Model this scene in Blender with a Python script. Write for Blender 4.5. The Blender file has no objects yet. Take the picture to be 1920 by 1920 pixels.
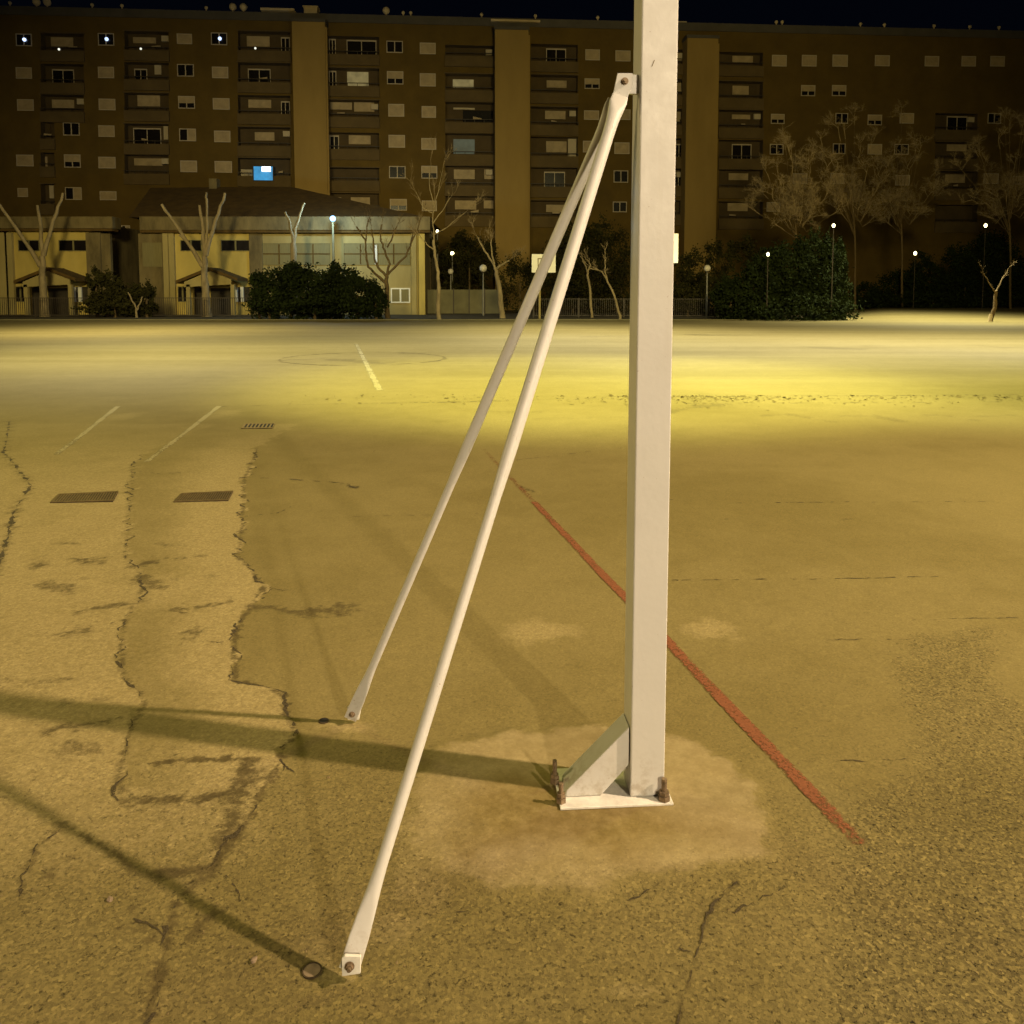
import bpy, bmesh, math, random
import numpy as np
from mathutils import Vector, Matrix

random.seed(7)
RNG = np.random.default_rng(7)
S = bpy.context.scene
COL = S.collection

# ------------------------------------------------------------------ camera model
HC, FPX, CX, CY = 1.45, 1500.0, 960.0, 663.0
TH = math.atan(0.0735)
CT, ST = math.cos(TH), math.sin(TH)

def ray(x, y):
    xc, yc = (x - CX) / FPX, (y - CY) / FPX
    return Vector((xc, CT - yc * ST, -ST - yc * CT))

def g(x, y, z=0.0):
    """world point at height z seen at photo pixel x, y"""
    d = ray(x, y)
    return Vector((0, 0, HC)) + d * ((z - HC) / d.z)

def py(x, y, Y):
    """world point at depth Y seen at photo pixel x, y"""
    d = ray(x, y)
    return Vector((0, 0, HC)) + d * (Y / d.y)

cam_data = bpy.data.cameras.new('camera')
cam = bpy.data.objects.new('camera', cam_data)
COL.objects.link(cam)
cam.location = (0, 0, HC)
cam.rotation_euler = (math.pi / 2 - TH, 0, 0)
cam_data.sensor_width = 36
cam_data.lens = FPX / 1920 * 36
cam_data.shift_y = -(960 - CY) / 1920
cam_data.clip_start = 0.05
cam_data.clip_end = 2000
S.camera = cam

# ------------------------------------------------------------------ materials
def mat(name, col, rough=0.7, var=0.15, scale=6.0, bump=0.0, bscale=40.0, metal=0.0, spec=0.4, stretch=None):
    m = bpy.data.materials.new(name)
    m.use_nodes = True
    nt = m.node_tree
    b = nt.nodes['Principled BSDF']
    b.inputs['Roughness'].default_value = rough
    b.inputs['Metallic'].default_value = metal
    b.inputs['Specular IOR Level'].default_value = spec
    tc = nt.nodes.new('ShaderNodeTexCoord')
    src = tc.outputs['Object']
    if stretch:
        mp = nt.nodes.new('ShaderNodeMapping')
        mp.inputs['Scale'].default_value = stretch
        nt.links.new(src, mp.inputs['Vector'])
        src = mp.outputs['Vector']
    n = nt.nodes.new('ShaderNodeTexNoise')
    n.inputs['Scale'].default_value = scale
    n.inputs['Detail'].default_value = 6
    n.inputs['Roughness'].default_value = 0.65
    nt.links.new(src, n.inputs['Vector'])
    r = nt.nodes.new('ShaderNodeValToRGB')
    r.color_ramp.elements[0].position = 0.3
    r.color_ramp.elements[1].position = 0.7
    r.color_ramp.elements[0].color = tuple(c * (1 - var) for c in col) + (1,)
    r.color_ramp.elements[1].color = tuple(min(1, c * (1 + var)) for c in col) + (1,)
    nt.links.new(n.outputs['Fac'], r.inputs['Fac'])
    nt.links.new(r.outputs['Color'], b.inputs['Base Color'])
    if bump > 0:
        n2 = nt.nodes.new('ShaderNodeTexNoise')
        n2.inputs['Scale'].default_value = bscale
        n2.inputs['Detail'].default_value = 4
        nt.links.new(src, n2.inputs['Vector'])
        bp = nt.nodes.new('ShaderNodeBump')
        bp.inputs['Strength'].default_value = 0.6
        bp.inputs['Distance'].default_value = bump
        nt.links.new(n2.outputs['Fac'], bp.inputs['Height'])
        nt.links.new(bp.outputs['Normal'], b.inputs['Normal'])
    return m

def emit(name, col, strength):
    m = bpy.data.materials.new(name)
    m.use_nodes = True
    nt = m.node_tree
    b = nt.nodes['Principled BSDF']
    b.inputs['Base Color'].default_value = (0.06, 0.06, 0.06, 1)
    tc = nt.nodes.new('ShaderNodeTexCoord')
    n = nt.nodes.new('ShaderNodeTexNoise')
    n.inputs['Scale'].default_value = 1.4
    n.inputs['Detail'].default_value = 3
    nt.links.new(tc.outputs['Object'], n.inputs['Vector'])
    mr = nt.nodes.new('ShaderNodeMapRange')
    mr.inputs['From Min'].default_value = 0.3
    mr.inputs['From Max'].default_value = 0.7
    mr.inputs['To Min'].default_value = strength * 0.5
    mr.inputs['To Max'].default_value = strength
    nt.links.new(n.outputs['Fac'], mr.inputs['Value'])
    b.inputs['Emission Color'].default_value = tuple(col) + (1,)
    nt.links.new(mr.outputs['Result'], b.inputs['Emission Strength'])
    return m

M = {
    'paint': mat('white_paint', (0.70, 0.695, 0.66), 0.42, 0.05, 7, 0.0006, 60),
    'paint_worn': mat('worn_white_paint', (0.64, 0.62, 0.56), 0.5, 0.2, 24, 0.0008, 80),
    'steel': mat('rusty_steel', (0.22, 0.16, 0.10), 0.55, 0.5, 60, 0.001, 200, 0.5),
    'iron': mat('dark_iron', (0.125, 0.088, 0.036), 0.6, 0.4, 30, 0.001, 120, 0.4),
    'hole': mat('dark_hole', (0.012, 0.01, 0.01), 0.9, 0.2),
    'stone': mat('pebble_stone', (0.19, 0.14, 0.085), 0.9, 0.3, 60, 0.002, 90),
    'brick': mat('brown_brick', (0.122, 0.073, 0.011), 0.9, 0.2, 0.5, 0.01, 12),
    'brick_dark': mat('balcony_brick', (0.125, 0.082, 0.030), 0.9, 0.18, 0.6),
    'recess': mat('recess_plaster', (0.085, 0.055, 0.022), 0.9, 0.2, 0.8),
    'tower': mat('tower_plaster', (0.32, 0.205, 0.056), 0.9, 0.14, 0.35, stretch=(1, 1, 0.3)),
    'parapet': mat('grey_parapet', (0.10, 0.085, 0.065), 0.9, 0.15, 0.6),
    'roofbox': mat('pale_roof_concrete', (0.62, 0.48, 0.28), 0.9, 0.15, 1.0),
    'shutter': mat('beige_shutter', (0.42, 0.31, 0.17), 0.7, 0.2, 1.5),
    'frame': mat('white_window_frame', (0.50, 0.40, 0.27), 0.6, 0.08, 2),
    'glass': mat('dark_glass', (0.012, 0.009, 0.007), 0.25, 0.3, 1, spec=0.3),
    'pale_door': mat('pale_door', (0.52, 0.42, 0.27), 0.7, 0.1, 2),
    'rail': mat('dark_rail', (0.05, 0.035, 0.02), 0.6, 0.2, 4),
    'yellow': mat('yellow_plaster', (0.52, 0.385, 0.095), 0.9, 0.14, 0.6, stretch=(1, 1, 0.5)),
    'concrete': mat('grey_concrete', (0.155, 0.115, 0.045), 0.9, 0.5, 0.9, 0.01, 10, stretch=(1, 1, 0.4)),
    'conc_pale': mat('pale_concrete', (0.36, 0.28, 0.10), 0.9, 0.2, 0.6, stretch=(1, 1, 0.3)),
    'tile': mat('dark_roof_tile', (0.100, 0.056, 0.009), 0.9, 0.3, 1.5),
    'louvre': mat('louvre_shutter', (0.20, 0.165, 0.062), 0.8, 0.15, 3, stretch=(6, 1, 0.4)),
    'darkwood': mat('dark_door', (0.04, 0.03, 0.015), 0.8, 0.3, 3),
    'bark': mat('pale_bark', (0.25, 0.19, 0.095), 0.95, 0.35, 4, 0.02, 8, stretch=(1, 1, 0.4)),
    'bark_dark': mat('brown_bark', (0.11, 0.072, 0.028), 0.95, 0.3, 4, 0.02, 8),
    'twig': mat('pale_twig', (0.24, 0.175, 0.09), 0.95, 0.3, 3),
    'leaf': mat('dark_leaf', (0.015, 0.021, 0.005), 1.0, 0.5, 1.2, spec=0.08),
    'leaf2': mat('olive_leaf', (0.030, 0.027, 0.007), 1.0, 0.5, 1.2, spec=0.08),
    'globe': mat('white_globe', (0.62, 0.55, 0.42), 0.4, 0.06, 2),
    'pole': mat('grey_pole', (0.22, 0.20, 0.15), 0.6, 0.15, 3),
    'board': mat('white_board', (0.78, 0.74, 0.60), 0.6, 0.06, 2),
    'boardline': mat('board_marking', (0.18, 0.13, 0.06), 0.7, 0.1),
    'panel': mat('grey_green_panel', (0.155, 0.135, 0.065), 0.8, 0.2, 1.2),
    'dirt': mat('dark_dirt', (0.045, 0.03, 0.012), 0.95, 0.4, 40),
    'litter': mat('dry_litter', (0.105, 0.078, 0.022), 0.95, 0.5, 6),
    'grit': mat('loose_grit', (0.185, 0.138, 0.06), 0.95, 0.45, 160),
    'soil': mat('soil', (0.075, 0.055, 0.022), 0.95, 0.3, 1.5, 0.02, 6),
    'led': emit('led_blue_white', (0.30, 0.62, 1.0), 4.2),
    'bluepane': emit('blue_lit_pane', (0.04, 0.42, 0.85), 0.95),
    'white_lit': emit('white_lit', (0.85, 0.95, 1.0), 6),
    'warm': emit('warm_lamp', (1.0, 0.85, 0.42), 9),
    'curtain_lit': emit('dim_lit_curtain', (0.85, 0.66, 0.25), 0.26),
    'teal_lit': emit('dim_teal_curtain', (0.36, 0.44, 0.30), 0.13),
    'star': emit('blue_spot', (0.50, 0.65, 1.0), 3.0),
    'pale_spot': emit('pale_spot', (0.9, 0.9, 0.75), 1.6),
}

def weathered_paint():
    m = mat('weathered_cream_paint', (0.525, 0.515, 0.485), 0.45, 0.04, 5, 0.0006, 60)
    nt = m.node_tree; N, L = nt.nodes, nt.links
    b = N['Principled BSDF']
    src = b.inputs['Base Color'].links[0].from_socket
    tc = N.new('ShaderNodeTexCoord')
    def noise(sc, det, stretch=None):
        n = N.new('ShaderNodeTexNoise'); n.inputs['Scale'].default_value = sc; n.inputs['Detail'].default_value = det; n.inputs['Roughness'].default_value = .7
        if stretch:
            mp = N.new('ShaderNodeMapping'); mp.inputs['Scale'].default_value = stretch
            L.new(tc.outputs['Object'], mp.inputs['Vector']); L.new(mp.outputs['Vector'], n.inputs['Vector'])
        else: L.new(tc.outputs['Object'], n.inputs['Vector'])
        return n.outputs['Fac']
    def rng(v, a, c, lo=0.0, hi=1.0):
        r = N.new('ShaderNodeMapRange'); L.new(v, r.inputs['Value']); r.inputs['From Min'].default_value = a; r.inputs['From Max'].default_value = c
        r.inputs['To Min'].default_value = lo; r.inputs['To Max'].default_value = hi; return r.outputs['Result']
    def mul(a, c):
        k = N.new('ShaderNodeMath'); k.operation = 'MULTIPLY'
        L.new(a, k.inputs[0])
        if isinstance(c, float): k.inputs[1].default_value = c
        else: L.new(c, k.inputs[1])
        return k.outputs[0]
    def mix(f, a, col):
        k = N.new('ShaderNodeMix'); k.data_type = 'RGBA'; L.new(f, k.inputs[0]); L.new(a, k.inputs[6]); k.inputs[7].default_value = col + (1,); return k.outputs[2]
    c = mix(mul(rng(noise(9, 6, (1, 1, .06)), .52, .75), .22), src, (.40, .36, .28))          # rain streaks
    sp = N.new('ShaderNodeSeparateXYZ'); L.new(tc.outputs['Object'], sp.inputs[0])
    low = rng(sp.outputs[2], .16, .01)
    c = mix(mul(mul(low, rng(noise(28, 6), .47, .62)), .55), c, (.26, .20, .12))               # splashed dirt at the foot
    c = mix(mul(rng(noise(95, 3), .70, .735), .7), c, (.20, .11, .05))                         # small rusty chips
    L.new(c, b.inputs['Base Color'])
    L.new(rng(noise(14, 5), .3, .7, .36, .56), b.inputs['Roughness'])
    return m
M['paint'] = weathered_paint()

# ------------------------------------------------------------------ mesh helpers
class MB:
    def __init__(s):
        s.v, s.f = [], []
    def add(s, vs, fs):
        o = len(s.v)
        s.v += [tuple(p) for p in vs]
        s.f += [tuple(i + o for i in f) for f in fs]
    def box(s, a, b):
        (x0, y0, z0), (x1, y1, z1) = a, b
        s.add([(x0, y0, z0), (x1, y0, z0), (x1, y1, z0), (x0, y1, z0), (x0, y0, z1), (x1, y0, z1), (x1, y1, z1), (x0, y1, z1)],
              [(3, 2, 1, 0), (4, 5, 6, 7), (0, 1, 5, 4), (1, 2, 6, 5), (2, 3, 7, 6), (3, 0, 4, 7)])
    def hexa(s, p):
        s.add(p, [(3, 2, 1, 0), (4, 5, 6, 7), (0, 1, 5, 4), (1, 2, 6, 5), (2, 3, 7, 6), (3, 0, 4, 7)])
    def prism(s, poly, vec):
        n = len(poly)
        vec = Vector(vec)
        vs = [Vector(p) for p in poly] + [Vector(p) + vec for p in poly]
        s.add(vs, [tuple(range(n - 1, -1, -1)), tuple(range(n, 2 * n))] + [(i, (i + 1) % n, n + (i + 1) % n, n + i) for i in range(n)])
    def tube(s, pts, rad, n=8, caps=True):
        pts = [Vector(p) for p in pts]
        rings = []
        up = None
        for i, p in enumerate(pts):
            d = (pts[min(i + 1, len(pts) - 1)] - pts[max(i - 1, 0)]).normalized()
            if up is None:
                up = Vector((0, 0, 1)) if abs(d.z) < 0.9 else Vector((1, 0, 0))
            a = d.cross(up)
            if a.length < 1e-6:
                a = d.orthogonal()
            a.normalize()
            b = a.cross(d)
            up = b
            r = rad[i]
            ra, rb = (r if isinstance(r, tuple) else (r, r))
            rings.append([p + a * (ra * math.cos(2 * math.pi * k / n)) + b * (rb * math.sin(2 * math.pi * k / n)) for k in range(n)])
        vs = [q for r in rings for q in r]
        fs = []
        for i in range(len(rings) - 1):
            for k in range(n):
                k2 = (k + 1) % n
                fs.append((i * n + k, i * n + k2, (i + 1) * n + k2, (i + 1) * n + k))
        if caps:
            m = len(vs); vs = vs + rings[0] + rings[-1]
            fs.append(tuple(m + k for k in range(n - 1, -1, -1)))
            fs.append(tuple(m + n + k for k in range(n)))
        s.add(vs, fs)
    def loft(s, pts, ab, lat, n=16, power=2.0):
        """elliptic sections: ab = (half width along lat, half thickness)"""
        pts = [Vector(p) for p in pts]
        ax = (pts[-1] - pts[0]).normalized()
        lat = (Vector(lat) - ax * ax.dot(Vector(lat))).normalized()
        nor = lat.cross(ax)
        vs, fs = [], []
        for p, (a, b) in zip(pts, ab):
            for k in range(n):
                c, sn = math.cos(2 * math.pi * (k + .5) / n), math.sin(2 * math.pi * (k + .5) / n)
                e = 2.0 / (power if b > a * 0.5 else 7.0)
                vs.append(p + lat * (a * math.copysign(abs(c) ** e, c)) + nor * (b * math.copysign(abs(sn) ** e, sn)))
        m = len(pts)
        for i in range(m - 1):
            for k in range(n):
                k2 = (k + 1) % n
                fs.append((i * n + k, i * n + k2, (i + 1) * n + k2, (i + 1) * n + k))
        q = len(vs)
        vs = vs + vs[:n] + vs[(m - 1) * n:m * n]
        fs.append(tuple(q + k for k in range(n - 1, -1, -1)))
        fs.append(tuple(q + n + k for k in range(n)))
        s.add(vs, fs)
    def sphere(s, c, r, n=12, m=8):
        c = Vector(c)
        vs = [c + Vector((0, 0, r))]
        for i in range(1, m):
            t = math.pi * i / m
            for k in range(n):
                p = 2 * math.pi * k / n
                vs.append(c + Vector((r * math.sin(t) * math.cos(p), r * math.sin(t) * math.sin(p), r * math.cos(t))))
        vs.append(c - Vector((0, 0, r)))
        fs = [(0, 1 + k, 1 + (k + 1) % n) for k in range(n)]
        for i in range(m - 2):
            for k in range(n):
                a, b = 1 + i * n + k, 1 + i * n + (k + 1) % n
                fs.append((a, a + n, b + n, b))
        L = len(vs) - 1
        fs += [(L, 1 + (m - 2) * n + (k + 1) % n, 1 + (m - 2) * n + k) for k in range(n)]
        s.add(vs, fs)
    def build(s, name, m, parent=None, smooth=False, loc=None, bevel=0.0):
        me = bpy.data.meshes.new(name)
        off = Vector(loc) if loc is not None else Vector((0, 0, 0))
        me.from_pydata([tuple(Vector(p) - off) for p in s.v], [], s.f)
        me.update()
        bm = bmesh.new()
        bm.from_mesh(me)
        bmesh.ops.recalc_face_normals(bm, faces=bm.faces)
        bm.to_mesh(me)
        bm.free()
        if smooth:
            me.polygons.foreach_set('use_smooth', [True] * len(me.polygons))
        o = bpy.data.objects.new(name, me)
        COL.objects.link(o)
        o.location = off
        if m is not None:
            me.materials.append(m)
        if parent is not None:
            o.parent = parent
        if bevel:
            md = o.modifiers.new('bevel', 'BEVEL')
            md.width = bevel
            md.segments = 3
            md.limit_method = 'ANGLE'
            md.harden_normals = False
        if smooth == 'angle':
            pass
        return o

def tag(o, label=None, cat=None, group=None, kind=None):
    if label: o['label'] = label
    if cat: o['category'] = cat
    if group: o['group'] = group
    if kind: o['kind'] = kind
    return o

def empty(name, loc, label, cat, group=None, rz=0):
    o = bpy.data.objects.new(name, None)
    COL.objects.link(o)
    o.location = loc
    o.rotation_euler.z = rz
    o.empty_display_size = 0.2
    return tag(o, label, cat, group)

WORLD_BUILT = set()
def child(mb, name, m, root, **k):
    """mesh given in world coordinates, parented to a root without moving"""
    o = mb.build(name, m, None, **k)
    o.parent = root
    if root.name not in WORLD_BUILT:                          # a root Empty; parts are already in world coordinates
        o.matrix_parent_inverse = Matrix.LocRotScale(root.location, root.rotation_euler, None).inverted()
    WORLD_BUILT.add(o.name)
    return o

# ------------------------------------------------------------------ noise (numpy)
def _hash(ix, iy, seed):
    h = (ix.astype(np.int64) * 374761393 + iy.astype(np.int64) * 668265263 + seed * 974711) & 0x7fffffff
    h = ((h ^ (h >> 13)) * 1274126177) & 0x7fffffff
    h = h ^ (h >> 16)
    return (h & 0xffff) / 65535.0

def vnoise(x, y, seed=0):
    ix, iy = np.floor(x), np.floor(y)
    fx, fy = x - ix, y - iy
    fx, fy = fx * fx * (3 - 2 * fx), fy * fy * (3 - 2 * fy)
    a, b = _hash(ix, iy, seed), _hash(ix + 1, iy, seed)
    c, d = _hash(ix, iy + 1, seed), _hash(ix + 1, iy + 1, seed)
    return (a * (1 - fx) + b * fx) * (1 - fy) + (c * (1 - fx) + d * fx) * fy

def fbm(x, y, scale, octaves=5, seed=0, gain=0.55):
    v, amp, tot = 0, 1.0, 0
    for o in range(octaves):
        v = v + amp * vnoise(x * scale, y * scale, seed + o * 17)
        tot += amp
        amp *= gain
        scale *= 2.03
    return v / tot

def sstep(a, b, x):
    t = np.clip((x - a) / (b - a), 0, 1)
    return t * t * (3 - 2 * t)

def W(pts):
    return [(g(x, y).x, g(x, y).y) for x, y in pts]

def seg_dist(x, y, pts):
    d = np.full(x.shape, 1e9)
    for (ax, ay), (bx, by) in zip(pts[:-1], pts[1:]):
        vx, vy = bx - ax, by - ay
        L = vx * vx + vy * vy + 1e-12
        t = np.clip(((x - ax) * vx + (y - ay) * vy) / L, 0, 1)
        d = np.minimum(d, np.hypot(x - ax - t * vx, y - ay - t * vy))
    return d

def inside(x, y, poly):
    c = np.zeros(x.shape, bool)
    n = len(poly)
    for i in range(n):
        (ax, ay), (bx, by) = poly[i], poly[(i + 1) % n]
        if ay == by:
            continue
        hit = ((ay > y) != (by > y)) & (x < (bx - ax) * (y - ay) / (by - ay) + ax)
        c ^= hit
    return c

def sdf(x, y, poly):
    d = seg_dist(x, y, poly + [poly[0]])
    return np.where(inside(x, y, poly), -d, d)

# ------------------------------------------------------------------ ground data
C1 = [(482, 842), (472, 868), (460, 895), (452, 1000), (447, 1045), (482, 1085), (497, 1100), (475, 1130), (455, 1160), (440, 1200), (441, 1278),
      (495, 1290), (530, 1300), (535, 1335), (550, 1380), (522, 1412), (526, 1432), (490, 1482), (470, 1530), (400, 1625), (335, 1690), (312, 1760), (292, 1860), (278, 1925), (240, 2100)]
C2 = [(262, 855), (250, 885), (238, 1000), (233, 1045), (262, 1080), (272, 1100), (255, 1130), (236, 1165), (226, 1210), (231, 1270),
      (262, 1300), (272, 1322), (252, 1355), (236, 1400), (226, 1450), (228, 1510)]
C3 = [(18, 790), (8, 850), (50, 900), (58, 912), (28, 960), (14, 1010), (0, 1055), (-30, 1120)]
C4 = [(125, 1548), (70, 1590), (50, 1630), (35, 1690)]
CR = [(1385, 1650), (1345, 1690), (1325, 1715), (1322, 1745), (1305, 1790), (1300, 1820), (1290, 1850), (1278, 1880), (1268, 1925)]
PAD = [(835, 1383), (1000, 1366), (1180, 1356), (1290, 1378), (1370, 1420), (1420, 1482), (1440, 1560), (1453, 1612), (1390, 1640), (1260, 1660),
       (1080, 1690), (900, 1690), (800, 1640), (740, 1560), (760, 1480), (790, 1420)]
PAD_IN = [(850, 1480), (1000, 1450), (1250, 1510), (1330, 1560), (1250, 1600), (1050, 1620), (880, 1605)]

wC1, wC2, wC3, wC4, wCR = W(C1), W(C2), W(C3), W(C4), W(CR)
wPAD, wPADI = W(PAD), W(PAD_IN)

def curve_x(Y, pts):
    p = sorted([(b, a) for a, b in pts])
    ys = np.array([q[0] for q in p]); xs = np.array([q[1] for q in p])
    return np.interp(Y, ys, xs)

STAINS_SHADOWS = [
    (C1, .016, .8), (C2, .014, .7), (C3, .03, .75), (C4, .012, .6), (CR, .010, .6),  # pixel polyline, half width (m), strength
    ([(150, 1148), (200, 1140), (262, 1128)], 0.035, .75), ([(330, 1148), (380, 1142), (430, 1132)], 0.035, .75),  # cast shadow bands, painted into the asphalt colour
    ([(85, 1056), (130, 1050), (175, 1050)], 0.07, .95), ([(275, 1058), (310, 1050), (360, 1048)], 0.07, .95), ([(95, 1020), (150, 1022)], .03, .6), ([(290, 1022), (350, 1024)], .03, .6), ([(265, 1085), (290, 1105)], .05, .7), ([(85, 1095), (130, 1108)], .05, .7), ([(110, 1090), (190, 1084)], .03, .5), ([(300, 1092), (400, 1082)], .03, .5),
    ([(135, 1188), (160, 1184)], .05, .7), ([(345, 1190), (370, 1184)], .05, .7),
    ([(0, 1274), (60, 1284), (130, 1276)], .035, .6), ([(100, 1372), (200, 1356)], .035, .75), ([(120, 1318), (200, 1310)], .03, .5),
    ([(130, 1412), (160, 1406)], .05, .6),
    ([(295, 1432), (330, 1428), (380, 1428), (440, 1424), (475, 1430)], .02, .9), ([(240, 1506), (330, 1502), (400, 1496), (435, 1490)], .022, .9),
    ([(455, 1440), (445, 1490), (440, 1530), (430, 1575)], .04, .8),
    ([(300, 1645), (340, 1642), (375, 1638)], .03, .9), ([(105, 1545), (160, 1570), (220, 1610), (262, 1640), (300, 1645)], .016, .7),  # hooked run of the brace shadow, painted as dark asphalt
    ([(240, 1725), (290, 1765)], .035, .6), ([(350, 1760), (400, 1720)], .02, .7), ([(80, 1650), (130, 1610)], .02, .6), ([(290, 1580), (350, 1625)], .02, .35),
    ([(480, 1142), (560, 1146), (640, 1140)], .07, .8),  # wide tapering post shadow, painted into the ground colour
    ([(520, 676), (600, 672), (700, 680)], .30, .6), ([(1540, 652), (1600, 655), (1650, 650)], .5, .55), ([(1420, 645), (1500, 650)], .4, .4), ([(1870, 650), (1920, 651)], .5, .55),
    ([(1100, 632), (1170, 630)], .5, .5), ([(1000, 690), (1150, 692)], .25, .3), ([(1280, 692), (1420, 694)], .2, .3), ([(60, 672), (300, 674)], .25, .25),
    ([(1250, 770), (1360, 758)], .18, .6), ([(1430, 780), (1480, 778), (1570, 792)], .10, .55), ([(1580, 780), (1640, 778), (1690, 790)], .10, .55), ([(1710, 780), (1770, 778), (1840, 790)], .10, .55), ([(1840, 780), (1900, 778)], .10, .55),
    ([(1420, 832), (1600, 822)], .12, .3), ([(1700, 836), (1900, 828)], .12, .3),
    ([(640, 905), (668, 914)], .035, .8), ([(975, 912), (995, 922)], .03, .8), ([(700, 846), (725, 845)], .03, .7), ([(1350, 975), (1362, 974)], .02, .7), ([(1580, 975), (1592, 974)], .02, .7), ([(1255, 937), (1268, 936)], .025, .8),
    ([(1160, 1790), (1180, 1780)], .012, .6), ([(1415, 1310), (1460, 1308)], .02, .4),
    ([(1490, 690), (1560, 690)], .2, .3), ([(870, 770), (1000, 772)], .08, .5), ([(1000, 785), (1180, 782)], .08, .4), ([(880, 753), (960, 750)], .07, .7),
    ([(0, 604), (640, 606)], 0.9, .35),
]
LIGHTS_ = [  # pale worn spots and a painted light pool: pixel centre, half size px
    (1010, 1185, 75, 24, .8), (1330, 1180, 55, 22, .8), (650, 1362, 55, 12, .8), (640, 1835, 50, 14, .8), (620, 1790, 80, 70, .35), (600, 1330, 60, 20, .3),
    (470, 1560, 60, 60, .4), (1180, 1860, 90, 16, .5), (790, 1560, 80, 130, .6), (730, 1740, 80, 40, .5),
    (160, 1225, 110, 60, .5), (350, 1100, 95, 45, .85), (150, 1095, 95, 50, .85), (90, 1290, 120, 50, .6), (340, 1235, 90, 60, .5), (60, 1010, 60, 60, .5), (180, 960, 60, 20, .4), (230, 780, 40, 12, .5), (420, 775, 40, 12, .5), (1045, 820, 300, 20, .3),  # last spot paints extra brightness into the yellow pool of light
]

def height(x, y):
    z = (fbm(x, y, 1.2, 3, 5) - .5) * 0.012 + (fbm(x, y, 14, 4, 9) - .5) * 0.004
    z = z * sstep(0.2, 1.0, 60 / (np.abs(y) + 1))
    z = z + .42 * sstep(43, 62, y) * sstep(17.5, 23.0, x - (y - 46) * .4)
    jx = (fbm(x, y, 9, 4, 3) - .5) * .10
    e = x + jx - curve_x(y, wC1)
    ok = (y > 1.2) & (y < 7.6)
    z = z + np.where(ok, (1 - sstep(-.02, .02, e)) * .006, 0)
    sd = sdf_pad(x, y)
    z = z + (1 - sstep(-.03, .02, sd)) * .006
    return z

def sdf_pad(x, y):
    near = (x > -1.5) & (x < 2.2) & (y > 1.0) & (y < 4)
    out = np.full(x.shape, 9.0)
    if near.any():
        xx, yy = x[near], y[near]
        out[near] = sdf(xx, yy, wPAD) + (fbm(xx, yy, 11, 5, 21) - .5) * .11
    return out

def hz(x, y):
    return float(height(np.array([x]), np.array([y]))[0])

def axis(lo, hi, a, b, step, grow_lo, grow_hi):
    mid = np.arange(a, b, step)
    out, s, p = [], step, b
    while p < hi:
        out.append(p); s *= grow_hi; p += s
    out.append(hi)
    neg, s, p = [], step, a - step
    while p > lo:
        neg.append(p); s *= grow_lo; p -= s
    neg.append(lo)
    return np.array(neg[::-1] + list(mid) + out)

xs = axis(-400, 400, -2.0, 2.0, 0.009, 1.035, 1.035)
ys = axis(-60, 500, 1.25, 3.0, 0.009, 1.10, 1.0125)
X, Y = np.meshgrid(xs, ys)
xv, yv = X.ravel(), Y.ravel()
zv = height(xv, yv)

patch = np.zeros(xv.shape); stain_shade = np.zeros(xv.shape); grain = np.ones(xv.shape) * .55
pad = np.zeros(xv.shape)
reg = (yv > 1.0) & (yv < 9.0) & (xv > -8)
xr, yr = xv[reg], yv[reg]
jx = (fbm(xr, yr, 9, 5, 3) - .5) * .10 * np.clip(yr / 2.5, .6, 2)
x1 = curve_x(yr, wC1); x2 = curve_x(yr, wC2)
e1 = xr + jx - x1; e2 = xr + jx - x2
between = np.clip((xr - x2) / (x1 - x2 + 1e-6), 0, 1)
p = np.where(e1 < 0, np.where(e2 > 0, .38 + .55 * sstep(.15, .8, between), .75), 0)
p = np.where((e1 < 0) & (yr < 2.25), .62 * sstep(1.5, 2.2, yr), p)
p = p * (.75 + .5 * fbm(xr, yr, 5, 5, 31)) * (1 - .5 * sstep(5.5, 8.5, yr))
patch[reg] = p
for (cx, cy, hx, hy, s) in LIGHTS_:
    c = g(cx, cy); rx = abs(g(cx + hx, cy).x - c.x); ry = abs(g(cx, cy - hy).y - g(cx, cy + hy).y) / 2
    q = ((xv - c.x) / rx) ** 2 + ((yv - c.y) / ry) ** 2
    k = q < 3
    n = fbm(xv[k], yv[k], 2.2 / max(.05, min(rx, ry)), 5, int(cx) % 97)
    patch[k] = np.maximum(patch[k], s * sstep(.30, .62, n + .28 * (1 - q[k])) * np.exp(-q[k] * .5))
sp = sdf_pad(xv, yv)
pad = 1 - sstep(-.07, .035, sp)
pad *= .62 + .38 * sstep(g(800, 1560).x, g(1010, 1560).x, xv) * sstep(g(1000, 1690).y, g(1000, 1560).y, yv + .04 * (xv - .3))
nearp = sp < 8
inn = np.zeros(xv.shape)
inn[nearp] = 1 - sstep(-.12, .06, sdf(xv[nearp], yv[nearp], wPADI) + (fbm(xv[nearp], yv[nearp], 7, 5, 41) - .5) * .22)
for pts, w, s in STAINS_SHADOWS:
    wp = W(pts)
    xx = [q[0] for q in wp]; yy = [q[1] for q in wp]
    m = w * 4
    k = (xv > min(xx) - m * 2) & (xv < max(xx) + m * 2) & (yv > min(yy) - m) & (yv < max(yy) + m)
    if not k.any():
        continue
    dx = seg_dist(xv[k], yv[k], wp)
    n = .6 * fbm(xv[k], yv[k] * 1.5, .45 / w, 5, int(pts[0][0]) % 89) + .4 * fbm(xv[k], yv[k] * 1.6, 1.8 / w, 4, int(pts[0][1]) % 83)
    stain_shade[k] = np.maximum(stain_shade[k], s * (1 - sstep(.0, 1.9, dx / w + (n - .48) * 5.5)))
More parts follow.
